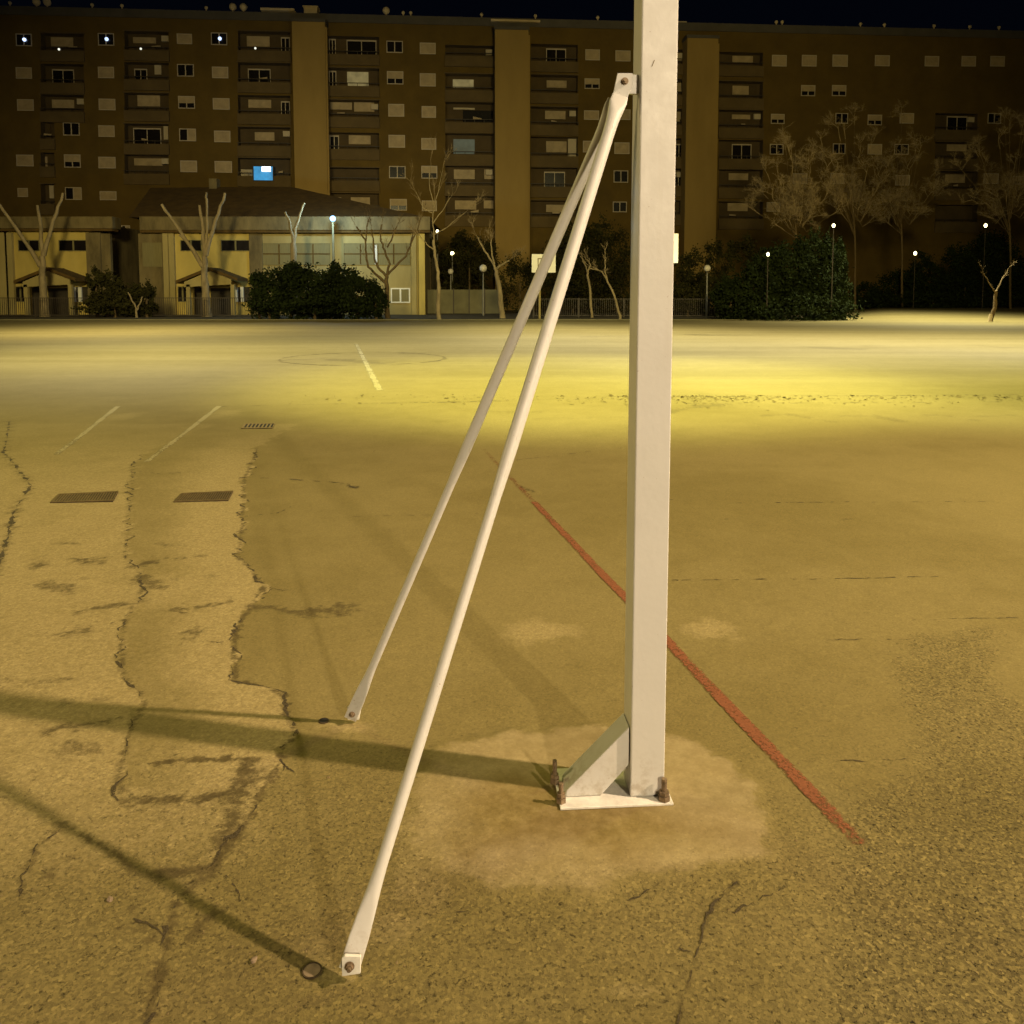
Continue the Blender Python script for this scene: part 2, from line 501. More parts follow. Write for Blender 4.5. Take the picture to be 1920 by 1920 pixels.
# coarse grained areas: the foreground and the right corner
front = 1 - sstep(1.9, 2.6, yv + (fbm(xv, yv, 2, 3, 61) - .5) * .8)
grain += .55 * front
COARSE = W([(1700, 1200), (1860, 1175), (1870, 1300), (1960, 1330), (2050, 1400), (2050, 2000), (1580, 2000), (1600, 1560), (1640, 1470), (1720, 1420), (1690, 1300)])
kc = (xv > .5) & (xv < 4) & (yv < 4.5) & (yv > 1.2)
cz = np.zeros(xv.shape)
cz[kc] = 1 - sstep(-.05, .05, sdf(xv[kc], yv[kc], COARSE) + (fbm(xv[kc], yv[kc], 8, 4, 71) - .5) * .14)
grain += .75 * cz
grain *= (1 - .75 * pad)
far_ = sstep(8.0, 14.0, yv)
streak = fbm(xv * .10, yv * 1.1, 1.0, 5, 83, .62)
tone = fbm(xv, yv, .55, 5, 81) * (1 - .75 * far_) + .75 * far_ * (.5 + (streak - .5) * 1.15)

me = bpy.data.meshes.new('ground')
nx, ny = len(xs), len(ys)
me.vertices.add(nx * ny)
me.vertices.foreach_set('co', np.column_stack([xv, yv, zv]).ravel())
i0 = (np.arange(ny - 1)[:, None] * nx + np.arange(nx - 1)[None, :]).ravel()
quads = np.column_stack([i0, i0 + 1, i0 + nx + 1, i0 + nx]).ravel()
nq = len(i0)
me.loops.add(nq * 4)
me.loops.foreach_set('vertex_index', quads)
me.polygons.add(nq)
me.polygons.foreach_set('loop_start', np.arange(nq) * 4)
me.polygons.foreach_set('use_smooth', np.ones(nq, bool))
me.update(calc_edges=True)
for nm, arr in (('patch', patch), ('stain_shade', stain_shade), ('grain', grain), ('pad', pad), ('inner', inn), ('tone', tone)):
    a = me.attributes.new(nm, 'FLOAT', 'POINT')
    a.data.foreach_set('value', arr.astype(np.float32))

def ground_material():
    m = bpy.data.materials.new('worn_asphalt')
    m.use_nodes = True
    nt = m.node_tree
    N, L = nt.nodes, nt.links
    b = N['Principled BSDF']
    b.inputs['Roughness'].default_value = .85
    b.inputs['Specular IOR Level'].default_value = .25
    tc = N.new('ShaderNodeTexCoord')
    def at(n):
        a = N.new('ShaderNodeAttribute'); a.attribute_name = n; return a.outputs['Fac']
    def noise(sc, det=5, ro=.6):
        n = N.new('ShaderNodeTexNoise'); n.inputs['Scale'].default_value = sc; n.inputs['Detail'].default_value = det; n.inputs['Roughness'].default_value = ro
        L.new(tc.outputs['Object'], n.inputs['Vector']); return n.outputs['Fac']
    def math_(op, a, c, clamp=False):
        n = N.new('ShaderNodeMath'); n.operation = op; n.use_clamp = clamp
        for i, v in enumerate((a, c)):
            if isinstance(v, (int, float)): n.inputs[i].default_value = v
            else: L.new(v, n.inputs[i])
        return n.outputs[0]
    def ramp(src, a, c):
        n = N.new('ShaderNodeMapRange'); n.interpolation_type = 'SMOOTHSTEP'
        L.new(src, n.inputs['Value'])
        n.inputs['From Min'].default_value = a; n.inputs['From Max'].default_value = c
        return n.outputs['Result']
    def mix(f, a, c):
        n = N.new('ShaderNodeMix'); n.data_type = 'RGBA'
        if isinstance(f, (int, float)): n.inputs[0].default_value = f
        else: L.new(f, n.inputs[0])
        for i, v in ((6, a), (7, c)):
            if isinstance(v, tuple): n.inputs[i].default_value = v + (1,)
            else: L.new(v, n.inputs[i])
        return n.outputs[2]
    big = math_('ADD', math_('MULTIPLY', at('tone'), .6), math_('MULTIPLY', noise(3.1, 6), .4))
    base = mix(ramp(big, .33, .67), (.146, .114, .037), (.182, .144, .053))
    fine = noise(55, 6, .7)
    sand = mix(ramp(fine, .3, .7), (.220, .170, .070), (.300, .240, .108))
    padc = mix(ramp(noise(16, 6, .7), .35, .7), (.212, .164, .074), (.268, .213, .104))
    inn_ = mix(ramp(noise(22, 6, .7), .35, .75), (.150, .108, .034), (.220, .166, .066))
    pf = math_('ADD', at('patch'), math_('MULTIPLY', math_('SUBTRACT', noise(38, 6, .75), .5), .9))
    pf = math_('MULTIPLY', pf, ramp(at('patch'), .02, .25))
    c = mix(ramp(pf, .15, .95), base, sand)
    pd = math_('ADD', at('pad'), math_('MULTIPLY', math_('SUBTRACT', noise(60, 5, .7), .5), .7))
    pd = ramp(pd, .28, .80)
    c = mix(pd, c, padc)
    c = mix(math_('MULTIPLY', at('inner'), pd), c, inn_)
    # aggregate speckle and pits
    vo = N.new('ShaderNodeTexVoronoi'); vo.inputs['Scale'].default_value = 150
    L.new(tc.outputs['Object'], vo.inputs['Vector'])
    sepc = N.new('ShaderNodeSeparateColor'); L.new(vo.outputs['Color'], sepc.inputs['Color'])
    g_ = at('grain')
    spk = math_('ADD', math_('MULTIPLY', sepc.outputs[0], .45), math_('MULTIPLY', noise(260, 4, .75), .55))
    fac = math_('ADD', 1.0, math_('MULTIPLY', math_('SUBTRACT', spk, .5), math_('MULTIPLY', g_, .95)))
    pn = noise(82, 5, .8)
    pit_c = ramp(pn, .44, .33)
    fac = math_('MULTIPLY', fac, math_('SUBTRACT', 1.0, math_('MULTIPLY', pit_c, math_('MULTIPLY', g_, .62))))
    fac = math_('MULTIPLY', fac, math_('SUBTRACT', 1.12, math_('MULTIPLY', g_, .17)))
    mott = noise(14, 5, .7)
    fac = math_('MULTIPLY', fac, math_('ADD', 1.0, math_('MULTIPLY', math_('SUBTRACT', mott, .5), .20)))
    lit_ = ramp(sepc.outputs[1], .80, .92)
    fac = math_('ADD', fac, math_('MULTIPLY', lit_, math_('MULTIPLY', g_, .28)))
    hsv = N.new('ShaderNodeHueSaturation'); L.new(c, hsv.inputs['Color']); L.new(fac, hsv.inputs['Value'])
    st = math_('ADD', at('stain_shade'), math_('MULTIPLY', math_('SUBTRACT', noise(34, 7, .82), .5), 1.9))
    st = math_('MULTIPLY', ramp(st, .25, 1.0), ramp(at('stain_shade'), .01, .2))
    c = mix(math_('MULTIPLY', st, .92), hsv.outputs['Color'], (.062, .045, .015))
    L.new(c, b.inputs['Base Color'])
    bp = N.new('ShaderNodeBump'); bp.inputs['Distance'].default_value = .0042
    hgt = math_('ADD', math_('MULTIPLY', pit_c, -.75), math_('ADD', math_('MULTIPLY', noise(210, 4, .8), .55), math_('MULTIPLY', noise(48, 4, .7), .55)))
    L.new(hgt, bp.inputs['Height'])
    L.new(math_('MULTIPLY', at('grain'), .75, True), bp.inputs['Strength'])
    L.new(bp.outputs['Normal'], b.inputs['Normal'])
    return m

ground = bpy.data.objects.new('ground', me)
COL.objects.link(ground)
me.materials.append(ground_material())
tag(ground, kind='structure')

# ---- painted lines (worn paint, real sheets on the ground)
def worn(name, col, keep, scale):
    m = bpy.data.materials.new(name)
    m.use_nodes = True
    nt = m.node_tree
    b = nt.nodes['Principled BSDF']
    b.inputs['Roughness'].default_value = .8
    tc = nt.nodes.new('ShaderNodeTexCoord')
    n = nt.nodes.new('ShaderNodeTexNoise'); n.inputs['Scale'].default_value = scale; n.inputs['Detail'].default_value = 7; n.inputs['Roughness'].default_value = .78
    nt.links.new(tc.outputs['Object'], n.inputs['Vector'])
    n3 = nt.nodes.new('ShaderNodeTexNoise'); n3.inputs['Scale'].default_value = scale * .08; n3.inputs['Detail'].default_value = 3
    nt.links.new(tc.outputs['Object'], n3.inputs['Vector'])
    w = nt.nodes.new('ShaderNodeAttribute'); w.attribute_name = 'wear'
    ad = nt.nodes.new('ShaderNodeMath'); ad.operation = 'ADD'
    nt.links.new(n.outputs['Fac'], ad.inputs[0]); nt.links.new(w.outputs['Fac'], ad.inputs[1])
    a3 = nt.nodes.new('ShaderNodeMath'); a3.operation = 'MULTIPLY_ADD'; a3.inputs[1].default_value = .35; 
    nt.links.new(n3.outputs['Fac'], a3.inputs[0]); nt.links.new(ad.outputs[0], a3.inputs[2])
    mr = nt.nodes.new('ShaderNodeMapRange'); mr.inputs['From Min'].default_value = keep - .07 + .17; mr.inputs['From Max'].default_value = keep + .10 + .17
    nt.links.new(a3.outputs[0], mr.inputs['Value'])
    nt.links.new(mr.outputs['Result'], b.inputs['Alpha'])
    vm = nt.nodes.new('ShaderNodeValToRGB')
    vm.color_ramp.elements[0].color = tuple(c * .72 for c in col) + (1,); vm.color_ramp.elements[1].color = tuple(col) + (1,)
    vm.color_ramp.elements[0].position = .35; vm.color_ramp.elements[1].position = .65
    n2 = nt.nodes.new('ShaderNodeTexNoise'); n2.inputs['Scale'].default_value = scale * 2; n2.inputs['Detail'].default_value = 4
    nt.links.new(tc.outputs['Object'], n2.inputs['Vector']); nt.links.new(n2.outputs['Fac'], vm.inputs['Fac']); nt.links.new(vm.outputs['Color'], b.inputs['Base Color'])
    bp = nt.nodes.new('ShaderNodeBump'); bp.inputs['Distance'].default_value = .003; bp.inputs['Strength'].default_value = .6
    nt.links.new(n2.outputs['Fac'], bp.inputs['Height']); nt.links.new(bp.outputs['Normal'], b.inputs['Normal'])
    return m


# ---- cracks: dirt filled strips along broken edges
def strip(mb, wpts, w0, jitter, step, seed, lift=.0018, gaps=0.0):
    r = random.Random(seed)
    P = [Vector((a, b)) for a, b in wpts]
    out = []
    for a, b in zip(P[:-1], P[1:]):
        n = max(1, int((b - a).length / step))
        for i in range(n):
            out.append(a.lerp(b, i / n))
    out.append(P[-1])
    xs_ = np.array([q.x for q in out]); ys_ = np.array([q.y for q in out])
    s = np.cumsum(np.r_[0, np.hypot(np.diff(xs_), np.diff(ys_))])
    j1 = (fbm(s, s * 0 + seed, .35 / jitter, 4, seed) - .5) * jitter * 2
    j2 = (fbm(s, s * 0 + seed + 5, .35 / jitter, 4, seed + 3) - .5) * jitter * 2
    wn = np.clip((fbm(s, s * 0 + 9, .12 / w0, 3, seed + 7) - .36) * 3.2, 0.04, 1.9)
    gp = fbm(s, s * 0 + 3, .5 / max(jitter, .02), 2, seed + 11)
    xs_ = xs_ + j1; ys_ = ys_ + j2
    zs_ = height(xs_, ys_) + lift
    vs, ok = [], []
    for i in range(len(out)):
        k0, k1 = max(i - 1, 0), min(i + 1, len(out) - 1)
        t = Vector((xs_[k1] - xs_[k0], ys_[k1] - ys_[k0]))
        if t.length < 1e-9: t = Vector((1, 0))
        t.normalize()
        nrm = Vector((-t.y, t.x)) * (w0 * wn[i])
        vs += [(xs_[i] - nrm.x, ys_[i] - nrm.y, zs_[i]), (xs_[i] + nrm.x * r.uniform(.6, 1.2), ys_[i] + nrm.y, zs_[i])]
        ok.append(gp[i] > gaps)
    mb.add(vs, [(2 * i, 2 * i + 1, 2 * i + 3, 2 * i + 2) for i in range(len(out) - 1) if ok[i]])

ck = MB()
def jitter_curve(wp):
    """same sideways wobble that the paving edge in the ground mesh has"""
    out = []
    P = [Vector(q) for q in wp]
    for a, b in zip(P[:-1], P[1:]):
        n = max(1, int((b - a).length / .012))
        for i in range(n):
            q = a.lerp(b, i / n)
            j = float((fbm(np.array([q.x]), np.array([q.y]), 9, 5, 3)[0] - .5) * .10 * min(2, max(.6, q.y / 2.5)))
            out.append((q.x - j, q.y))
    return out
strip(ck, jitter_curve(wC1), .0085, .010, .006, 3, gaps=.30)
strip(ck, jitter_curve(wC2), .0065, .012, .008, 5, gaps=.30)
strip(ck, wC3, .012, .02, .010, 8, gaps=.30)
strip(ck, wC4, .004, .012, .005, 11, gaps=.45)
strip(ck, wCR, .0042, .010, .005, 12, gaps=.2)
strip(ck, W([(465, 895), (560, 900), (640, 905), (668, 916)]), .009, .012, .01, 14, gaps=.15)
strip(ck, W([(262, 886), (300, 890), (340, 888)]), .005, .01, .01, 15, gaps=.4)
strip(ck, W([(460, 968), (520, 962), (556, 945)]), .006, .012, .01, 16, gaps=.42)
strip(ck, W([(441, 1278), (490, 1288), (530, 1298), (536, 1330)]), .004, .006, .005, 17, gaps=.3)
strip(ck, W([(405, 763), (640, 757), (960, 752), (1260, 744), (1600, 742), (1930, 740)]), .016, .02, .03, 18, gaps=.36)
strip(ck, W([(1260, 757), (1600, 755), (1930, 753)]), .012, .03, .03, 19, gaps=.5)
strip(ck, W([(225, 761), (268, 761)]), .014, .01, .03, 20, gaps=.2)
for q, (a, c, d, w) in enumerate([((1380, 943), (1920, 940), .42, .005), ((1260, 1088), (1760, 1082), .36, .004), ((1710, 1162), (1920, 1158), .2, .003), ((1550, 1199), (1710, 1197), .3, .0025),
                        ((1575, 1426), (1720, 1424), .3, .0022), ((650, 970), (930, 962), .45, .003), ((740, 1728), (880, 1712), .4, .0015), ((940, 866), (1170, 840), .55, .004)]):
    strip(ck, W([a, c]), w, .012, .01, 40 + q, gaps=d)
for q, pl in enumerate([[(440, 1200), (410, 1210), (385, 1206)], [(236, 1165), (205, 1172), (180, 1168)], [(497, 1100), (530, 1108), (556, 1104)], [(400, 1625), (430, 1650), (452, 1690)],
                        [(312, 1760), (275, 1735), (240, 1728)], [(1325, 1715), (1375, 1712), (1420, 1690), (1470, 1665)], [(1305, 1790), (1275, 1782)], [(526, 1432), (560, 1450)], [(1240, 1660), (1180, 1690), (1080, 1705)]]):
    strip(ck, W(pl), .0034, .008, .004, 60 + q, gaps=.30)
cracks = ck.build('ground_cracks', worn('crack_dirt', (.050, .034, .012), .42, 90))
tag(cracks, kind='structure')

def painted(name, pa, pb, wa, wb, m, nseg=120, lift=.003, wear=lambda t: 0.0):
    a, b = g(*pa), g(*pb)
    d = (b - a).normalized(); nrm = Vector((-d.y, d.x, 0))
    vs, fs, wr = [], [], []
    K = 5
    for i in range(nseg + 1):
        t = i / nseg
        c = a.lerp(b, t); w = wa + (wb - wa) * t
        for k in range(K):
            q = c + nrm * (w * (k / (K - 1) - .5))
            vs.append((q.x, q.y, hz(q.x, q.y) + lift))
            wr.append(wear(t) - (.12 if k in (0, K - 1) else 0))
    for i in range(nseg):
        for k in range(K - 1):
            fs.append((i * K + k, i * K + k + 1, (i + 1) * K + k + 1, (i + 1) * K + k))
    mb = MB(); mb.v, mb.f = vs, fs
    o = mb.build(name, m)
    at = o.data.attributes.new('wear', 'FLOAT', 'POINT'); at.data.foreach_set('value', np.array(wr, np.float32))
    return tag(o, kind='structure')

red = worn('worn_red_paint', (.205, .064, .021), .46, 60)
white = worn('worn_white_line', (.30, .25, .115), .375, 30)
painted('court_line', (907, 843), (1615, 1585), .05, .052, red, 260, wear=lambda t: -.115 * max(0, 1 - t * 1.5) + (.09 if .35 < t else 0) - max(0, t - .95) * 3)
painted('court_line', (668, 645), (712, 732), .12, .12, white, 80, wear=lambda t: -.10 + .12 * t)
painted('court_line', (221, 762), (106, 854), .07, .055, white, 80, wear=lambda t: .06 - .1 * t)
painted('court_line', (411, 762), (275, 868), .07, .055, white, 80, wear=lambda t: .06 - .1 * t)

# centre circle of the far court: dark worn ring
rm = MB()
cc = g(682, 672); R0 = 1.85
ring = []
for k in range(97):
    a = 2 * math.pi * k / 96
    ring.append((cc.x + R0 * math.cos(a), cc.y + R0 * math.sin(a)))
strip(rm, ring, .085, .03, .05, 77, lift=.003, gaps=.36)
tag(rm.build('court_circle_marking', M['litter']), kind='structure')

# ---- loose litter along the joint between the two pavings
lm = MB()
for k in range(900):
    x = random.choice([random.uniform(-3.0, 8.5), random.gauss(2.6, 1.0), random.uniform(1.5, 8.5)])
    yb = 11.45 - .0 * x + .10 * (x < 0)
    y = yb - abs(random.gauss(0, .45)) + random.uniform(-.05, .05)
    s = random.uniform(.005, .022) * random.choice([1, 1, 1.5])
    a = random.uniform(0, 6.28)
    c = Vector((x, y, hz(x, y) + .004))
    u = Vector((math.cos(a), math.sin(a), random.uniform(-.3, .3))) * s
    v = Vector((-math.sin(a), math.cos(a), random.uniform(-.3, .3))) * s * random.uniform(.3, .8)
    h = Vector((0, 0, abs(u.z) + abs(v.z)))
    lm.add([c - u - v + h, c + u - v + h, c + u + v + h, c - u + v + h], [(0, 1, 2, 3)])
tag(lm.build('leaf_litter', M['litter']), kind='stuff')

# ---- loose grit on the coarse asphalt of the foreground
rg_ = np.random.default_rng(99)
GV, GF = [], []
n_ = 9000
gx = rg_.uniform(-1.6, 2.6, n_); gy = 1.25 + 1.9 * rg_.uniform(0, 1, n_) ** 1.3
cval = 1 - sstep(-.05, .05, sdf(gx, gy, COARSE) + (fbm(gx, gy, 8, 4, 71) - .5) * .14)
keep = rg_.uniform(0, 1, n_) < np.maximum(.85 * cval, .16 * (1 - sstep(1.9, 2.5, gy)))
keep &= sdf_pad(gx, gy) > .02
gx, gy = gx[keep], gy[keep]
gzv = height(gx, gy)
oct_ = np.array([(1, 0, 0), (0, 1, 0), (-1, 0, 0), (0, -1, 0), (0, 0, 1), (0, 0, -1)], float)
of_ = np.array([(0, 1, 4), (1, 2, 4), (2, 3, 4), (3, 0, 4), (1, 0, 5), (2, 1, 5), (3, 2, 5), (0, 3, 5)])
for i in range(len(gx)):
    r0 = rg_.uniform(.0011, .0026) * (1.7 if rg_.uniform() < .06 else 1)
    a_ = rg_.uniform(0, 6.28); ca, sa = math.cos(a_), math.sin(a_)
    v = oct_ * r0 * np.array([rg_.uniform(.8, 1.5), rg_.uniform(.7, 1.2), rg_.uniform(.5, .95)]) + rg_.normal(scale=r0 * .18, size=(6, 3))
    v = np.column_stack([v[:, 0] * ca - v[:, 1] * sa + gx[i], v[:, 0] * sa + v[:, 1] * ca + gy[i], v[:, 2] + gzv[i] + r0 * .25])
    GV.append(v); GF.append(of_ + 6 * i)
gm = MB(); gm.v = np.concatenate(GV).tolist(); gm.f = np.concatenate(GF).tolist()
tag(gm.build('gravel', M['grit']), kind='stuff')

# ---- soil bed beyond the court on the left and centre
sb = MB()
xr_ = py(1588, 600, 46).x
sb.add([(-120, 46, .02), (xr_, 46, .02), (xr_ + 4, 74, .02), (-120, 74, .02), (-120, 46, -.02), (xr_, 46, -.02), (xr_ + 4, 74, -.02), (-120, 74, -.02)],
       [(0, 1, 2, 3), (0, 1, 5, 4), (1, 2, 6, 5), (2, 3, 7, 6), (3, 0, 4, 7)])
tag(sb.build('soil_ground', M['soil']), kind='structure')
kb = MB()
kb.box((-120, 45.85, -.02), (xr_, 45.997, .05))
tag(kb.build('court_kerb', M['panel']), kind='structure')

# ------------------------------------------------------------------ the goal post in front
yaw = math.radians(4.0)
pb = g(1181.5, 1494, .014)                                   # front left bottom corner of the post
ex = Vector((math.cos(yaw), math.sin(yaw), 0)); ey = Vector((-math.sin(yaw), math.cos(yaw), 0)); ez = Vector((0, 0, 1))
PW = .0995
gz = hz(pb.x + .05, pb.y + .05)
root = empty('goal_post', (pb.x + .05, pb.y + .05, 0), 'tall white square steel post with two slanting brace rods, bolted to the asphalt', 'goal post')
def loc(a, b, c):
    return pb + ex * a + ey * b + ez * (c - .014)
def lbox(mb, a, b):
    (x0, y0, z0), (x1, y1, z1) = a, b
    mb.hexa([loc(x0, y0, z0), loc(x1, y0, z0), loc(x1, y1, z0), loc(x0, y1, z0), loc(x0, y0, z1), loc(x1, y0, z1), loc(x1, y1, z1), loc(x0, y1, z1)])
lean = Vector((.008, 0, 0))                                # the post leans a touch to the right over its height
mb = MB()
ztop = 3.4
mb.hexa([loc(0, 0, .014), loc(PW, 0, .014), loc(PW, .1, .014), loc(0, .1, .014)] + [q + lean * 1.5 for q in (loc(0, 0, ztop), loc(PW, 0, ztop), loc(PW, .1, ztop), loc(0, .1, ztop))])
child(mb, 'post', M['paint'], root, bevel=.004)
mb = MB()
lbox(mb, (-.004, -.004, ztop + .001), (PW + .045, .104, ztop + .012))
child(mb, 'cap', M['paint'], root, bevel=.002)
# base plate
mb = MB()
lbox(mb, (-.206, -.034, gz + .001), (PW + .018, .155, .0125))
child(mb, 'base_plate', M['paint_worn'], root, bevel=.002)
# slanted foot (box section)
def on_plane(x, y, off):
    d = ray(x, y); n = -ey; p0 = pb + ey * off
    t = (p0 - Vector((0, 0, HC))).dot(n) / d.dot(n)
    return Vector((0, 0, HC)) + d * t
fpts = [on_plane(1060, 1492, .012), on_plane(1127, 1494, .012), on_plane(1181.5, 1434, .012), on_plane(1181.5, 1363, .012), on_plane(1062, 1483, .012)]
zb = .0135
for i, q in enumerate(fpts):
    if i in (0, 1): q.z = zb
fpts[2] = loc(-.0015, .012, fpts[2].z); fpts[3] = loc(-.0015, .012, fpts[3].z)
mb = MB()
mb.prism(fpts, ey * .082)
child(mb, 'slanted_foot', M['paint'], root, bevel=.003)

# anchor rods with nuts
def rod(px, py_, h, r=.0085, tilt=(0, 0)):
    c = g(px, py_, .0125)
    mb = MB()
    mb.tube([c - ez * .004, c + Vector((tilt[0], tilt[1], h * .5)), c + Vector((tilt[0], tilt[1], h))], [r * .8] * 3, 10)
    for (z0, z1, rr) in ((.0, .014, 1.75), (.016, .026, 1.5)):
        mb.tube([c + ez * z0, c + ez * z1], [r * rr] * 2, 6)
    child(mb, 'anchor_bolt', M['steel'], root)
rod(1040, 1467, .068, .0085)
rod(1052, 1503, .055, .0085)
rod(1245, 1499, .062, .0100)
rod(1208, 1452, .055)

# braces
Ttop = py(1171, 153, pb.y + .035)
Tn = py(1171, 153, pb.y + .010); Tf = Tn + ey * .030
axis_n = None
def brace(bolt_px, top, t_joint, ext, is_near):
    bz = .036
    bo = g(bolt_px[0], bolt_px[1], bz)
    ax = (top - bo); L = ax.length; ax.normalize()
    lat = ax.cross(Vector((0, 1, 0))) if is_near else ax.cross(Vector((.05, 1, 0)))
    at = lambda s: bo + ax * s
    ru, rl = .0165, .0132
    w = .0215
    lower = MB()
    Sx = [-.022 if not is_near else -.006, 0, .03, .06, .10, .15, .20, .30, .5, .8, L - t_joint]
    AB = [(w, .004), (w, .004), (w, .0045), (w * .98, .005), (w * .88, .007), (.0155, .011), (rl, rl), (rl, rl), (rl, rl), (rl, rl), (rl, rl)]
    lower.loft([at(s) for s in Sx], AB, lat, 20)
    br = child(lower, 'brace', M['paint'], root, smooth=True)
    up = MB()
    j = L - t_joint
    Sx = [j - .05, j - .03, j + .07, j + .3, L * .6 + j * .4, L - .16, L - .125, L - .095, L - .065, L - .045]
    AB = [(rl * 1.03, rl * 1.03), (rl * 1.06, rl * 1.06), (ru, ru), (ru, ru), (ru, ru), (ru, ru), (ru * 1.05, ru * .95), (.0205, .0125), (.0235, .0075), (.0215, .005)]
    up.loft([at(s) for s in Sx], AB, lat, 20)
    child(up, 'upper_tube', M['paint'], br, smooth=True)
    # flattened end plates, cut square
    def plate(pxs, yoff, th, name, m):
        yy = (top.y if name == 'end_plate' else bo.y) + yoff
        q = MB(); q.prism([py(x, y, yy) for x, y in pxs], (0, th, 0)); return child(q, name, m, br, bevel=.0012)
    if is_near:
        plate([(1158, 137), (1186.5, 137), (1187.5, 160), (1170, 196), (1163, 203), (1149, 196), (1148, 184)], -.0040, .008, 'end_plate', M['paint'])
        f = [(640.5, 1797), (646, 1792.5), (676.5, 1794), (675.5, 1826), (641, 1831)]
        plate(f, -.0115, .007, 'anchor_lug', M['paint_worn'])
        boff = -.0120
    else:
        plate([(1160, 140), (1187, 140), (1186, 165), (1168, 200), (1150, 195)], -.0040, .008, 'end_plate', M['paint'])
        f = [(650.5, 1327), (656, 1322), (678, 1324), (673, 1350), (652, 1350)]
        plate(f, .0060, .007, 'anchor_lug', M['paint_worn'])
        boff = -.0045
    for nm, c, o_ in (('bolt', py(656, 1811, bo.y) if is_near else bo, boff), ('bolt', top, -.0045)):
        if c is top and not is_near:
            continue
        bb = MB()
        c2 = (py(656, 1811, c.y + o_) if (is_near and c is not top) else Vector((c.x, c.y + o_, c.z))); nor = Vector((0, -1, 0))
        bb.tube([c2, c2 + nor * .0018], [.0100, .0100], 14)
        bb.tube([c2 + nor * .0019, c2 + nor * .0080], [.0078, .0078], 6)
        bb.tube([c2 + nor * .0081, c2 + nor * .013], [.0045, .0045], 10)
        child(bb, nm, M['steel'], br)
    return bo, ax
bn = brace((656, 1812), Tn, 1.10, 0, True)
bf = brace((661, 1338), Tf, 1.22, 0, False)
mb = MB()                                                   # lug on the post that holds both braces
q = Tn + ey * .0085
mb.hexa([q + ex * a + ey * b + ez * c for c in (-.030, .022) for (a, b) in ((-.010, 0), ((loc(0, 0, 2).x + .008) - q.x, 0), ((loc(0, 0, 2).x + .008) - q.x, .012), (-.010, .012))])
child(mb, 'brace_lug', M['paint'], root, bevel=.0015)
# scratch on the paint
mb = MB()
a = loc(.028, -.0008, 2.06) + lean * .9
mb.add([a, a + ex * .003 + ez * .002, a + ex * .009 + ez * .018, a + ex * .007 + ez * .018], [(0, 1, 2, 3)])
child(mb, 'scratch', M['iron'], root)

# ------------------------------------------------------------------ small things on the ground
def grate(c4, n, label, slat_frac=.5, m='iron', seed=0, tilt=False):
    P = [g(*c) for c in c4]                                  # back left, back right, front right, front left
    ctr = sum(P, Vector()) / 4
    z = hz(ctr.x, ctr.y)
    r = empty('drain_grate', (ctr.x, ctr.y, z), label, 'drain grate', 'drain grates in the asphalt')
    def B(u, v, zz):
        q = P[0].lerp(P[1], u).lerp(P[3].lerp(P[2], u), v); return Vector((q.x, q.y, z + zz))
    pit = MB(); pit.hexa([B(0, 0, .001), B(1, 0, .001), B(1, 1, .001), B(0, 1, .001), B(0, 0, .0045), B(1, 0, .0045), B(1, 1, .0045), B(0, 1, .0045)])
    child(pit, 'pit', M['hole'], r)
    fr = MB()
    e, f = .02, .10
    for (u0, u1, v0, v1) in ((0, 1, 0, f), (0, 1, 1 - f, 1), (0, e, f, 1 - f), (1 - e, 1, f, 1 - f)):
        fr.hexa([B(u0, v0, .005), B(u1, v0, .005), B(u1, v1, .005), B(u0, v1, .005), B(u0, v0, .010), B(u1, v0, .010), B(u1, v1, .010), B(u0, v1, .010)])
    child(fr, 'frame', M[m], r)
    sl = MB()
    w = (1 - 2 * e) / n
    for i in range(n):
        u0 = e + w * i; u1 = u0 + w * slat_frac
        sl.hexa([B(u0, f, .005), B(u1, f, .005), B(u1, 1 - f, .005), B(u0, 1 - f, .005), B(u0, f, .0085), B(u1, f, .0085), B(u1, 1 - f, .0085), B(u0, 1 - f, .0085)])
    child(sl, 'slats', M[m], r)
M['iron_pale'] = mat('dusty_iron', (.20, .15, .06), .8, .25, 30)
grate([(109, 930), (222, 924.5), (212, 943), (94, 946)], 22, 'long dark slatted drain grate, the leftmost of the three', .62)
grate([(340, 928), (437, 923.5), (428, 941), (325, 944)], 22, 'dark slatted drain grate, the middle one of the three, in front of a white line', .62)
grate([(458, 795.5), (516, 795), (511, 804), (452, 804.5)], 8, 'small pale drain grate with wide open slots, farthest from the camera', .42, 'iron_pale')

def cap(px, py_, d, dark, label):
    c = g(px, py_); z = hz(c.x, c.y) + .0005
    r = empty('ground_socket', (c.x, c.y, z), label, 'ground socket', 'round sockets beside the brace feet')
    rg = MB()
    n = 28
    vs, fs = [], []
    for k in range(n):
        a = 2 * math.pi * k / n
        for (rr, zz) in ((d * .43, .0005), (d * .43, .0028), (d * .5, .0028), (d * .5, -.002)):
            vs.append((c.x + rr * math.cos(a), c.y + rr * math.sin(a), z + zz))
    for k in range(n):
        k2 = (k + 1) % n
        for i in range(3):
            fs.append((k * 4 + i, k2 * 4 + i, k2 * 4 + i + 1, k * 4 + i + 1))
    rg.add(vs, fs)
    child(rg, 'rim', M['dirt'], r)
    ds = MB()
    vs = [(c.x, c.y, z + (.0022 if not dark else .0012))] + [(c.x + d * .425 * math.cos(2 * math.pi * k / n), c.y + d * .425 * math.sin(2 * math.pi * k / n), z + .002) for k in range(n)]
    ds.add(vs, [(0, 1 + k, 1 + (k + 1) % n) for k in range(n)])
    child(ds, 'cover', M['hole'] if dark else M['stone'], r)
cap(585, 1822, .042, False, 'round dark-rimmed socket filled with grit beside the near brace foot')
cap(607, 1352, .034, True, 'small black round socket hole beside the far brace foot')

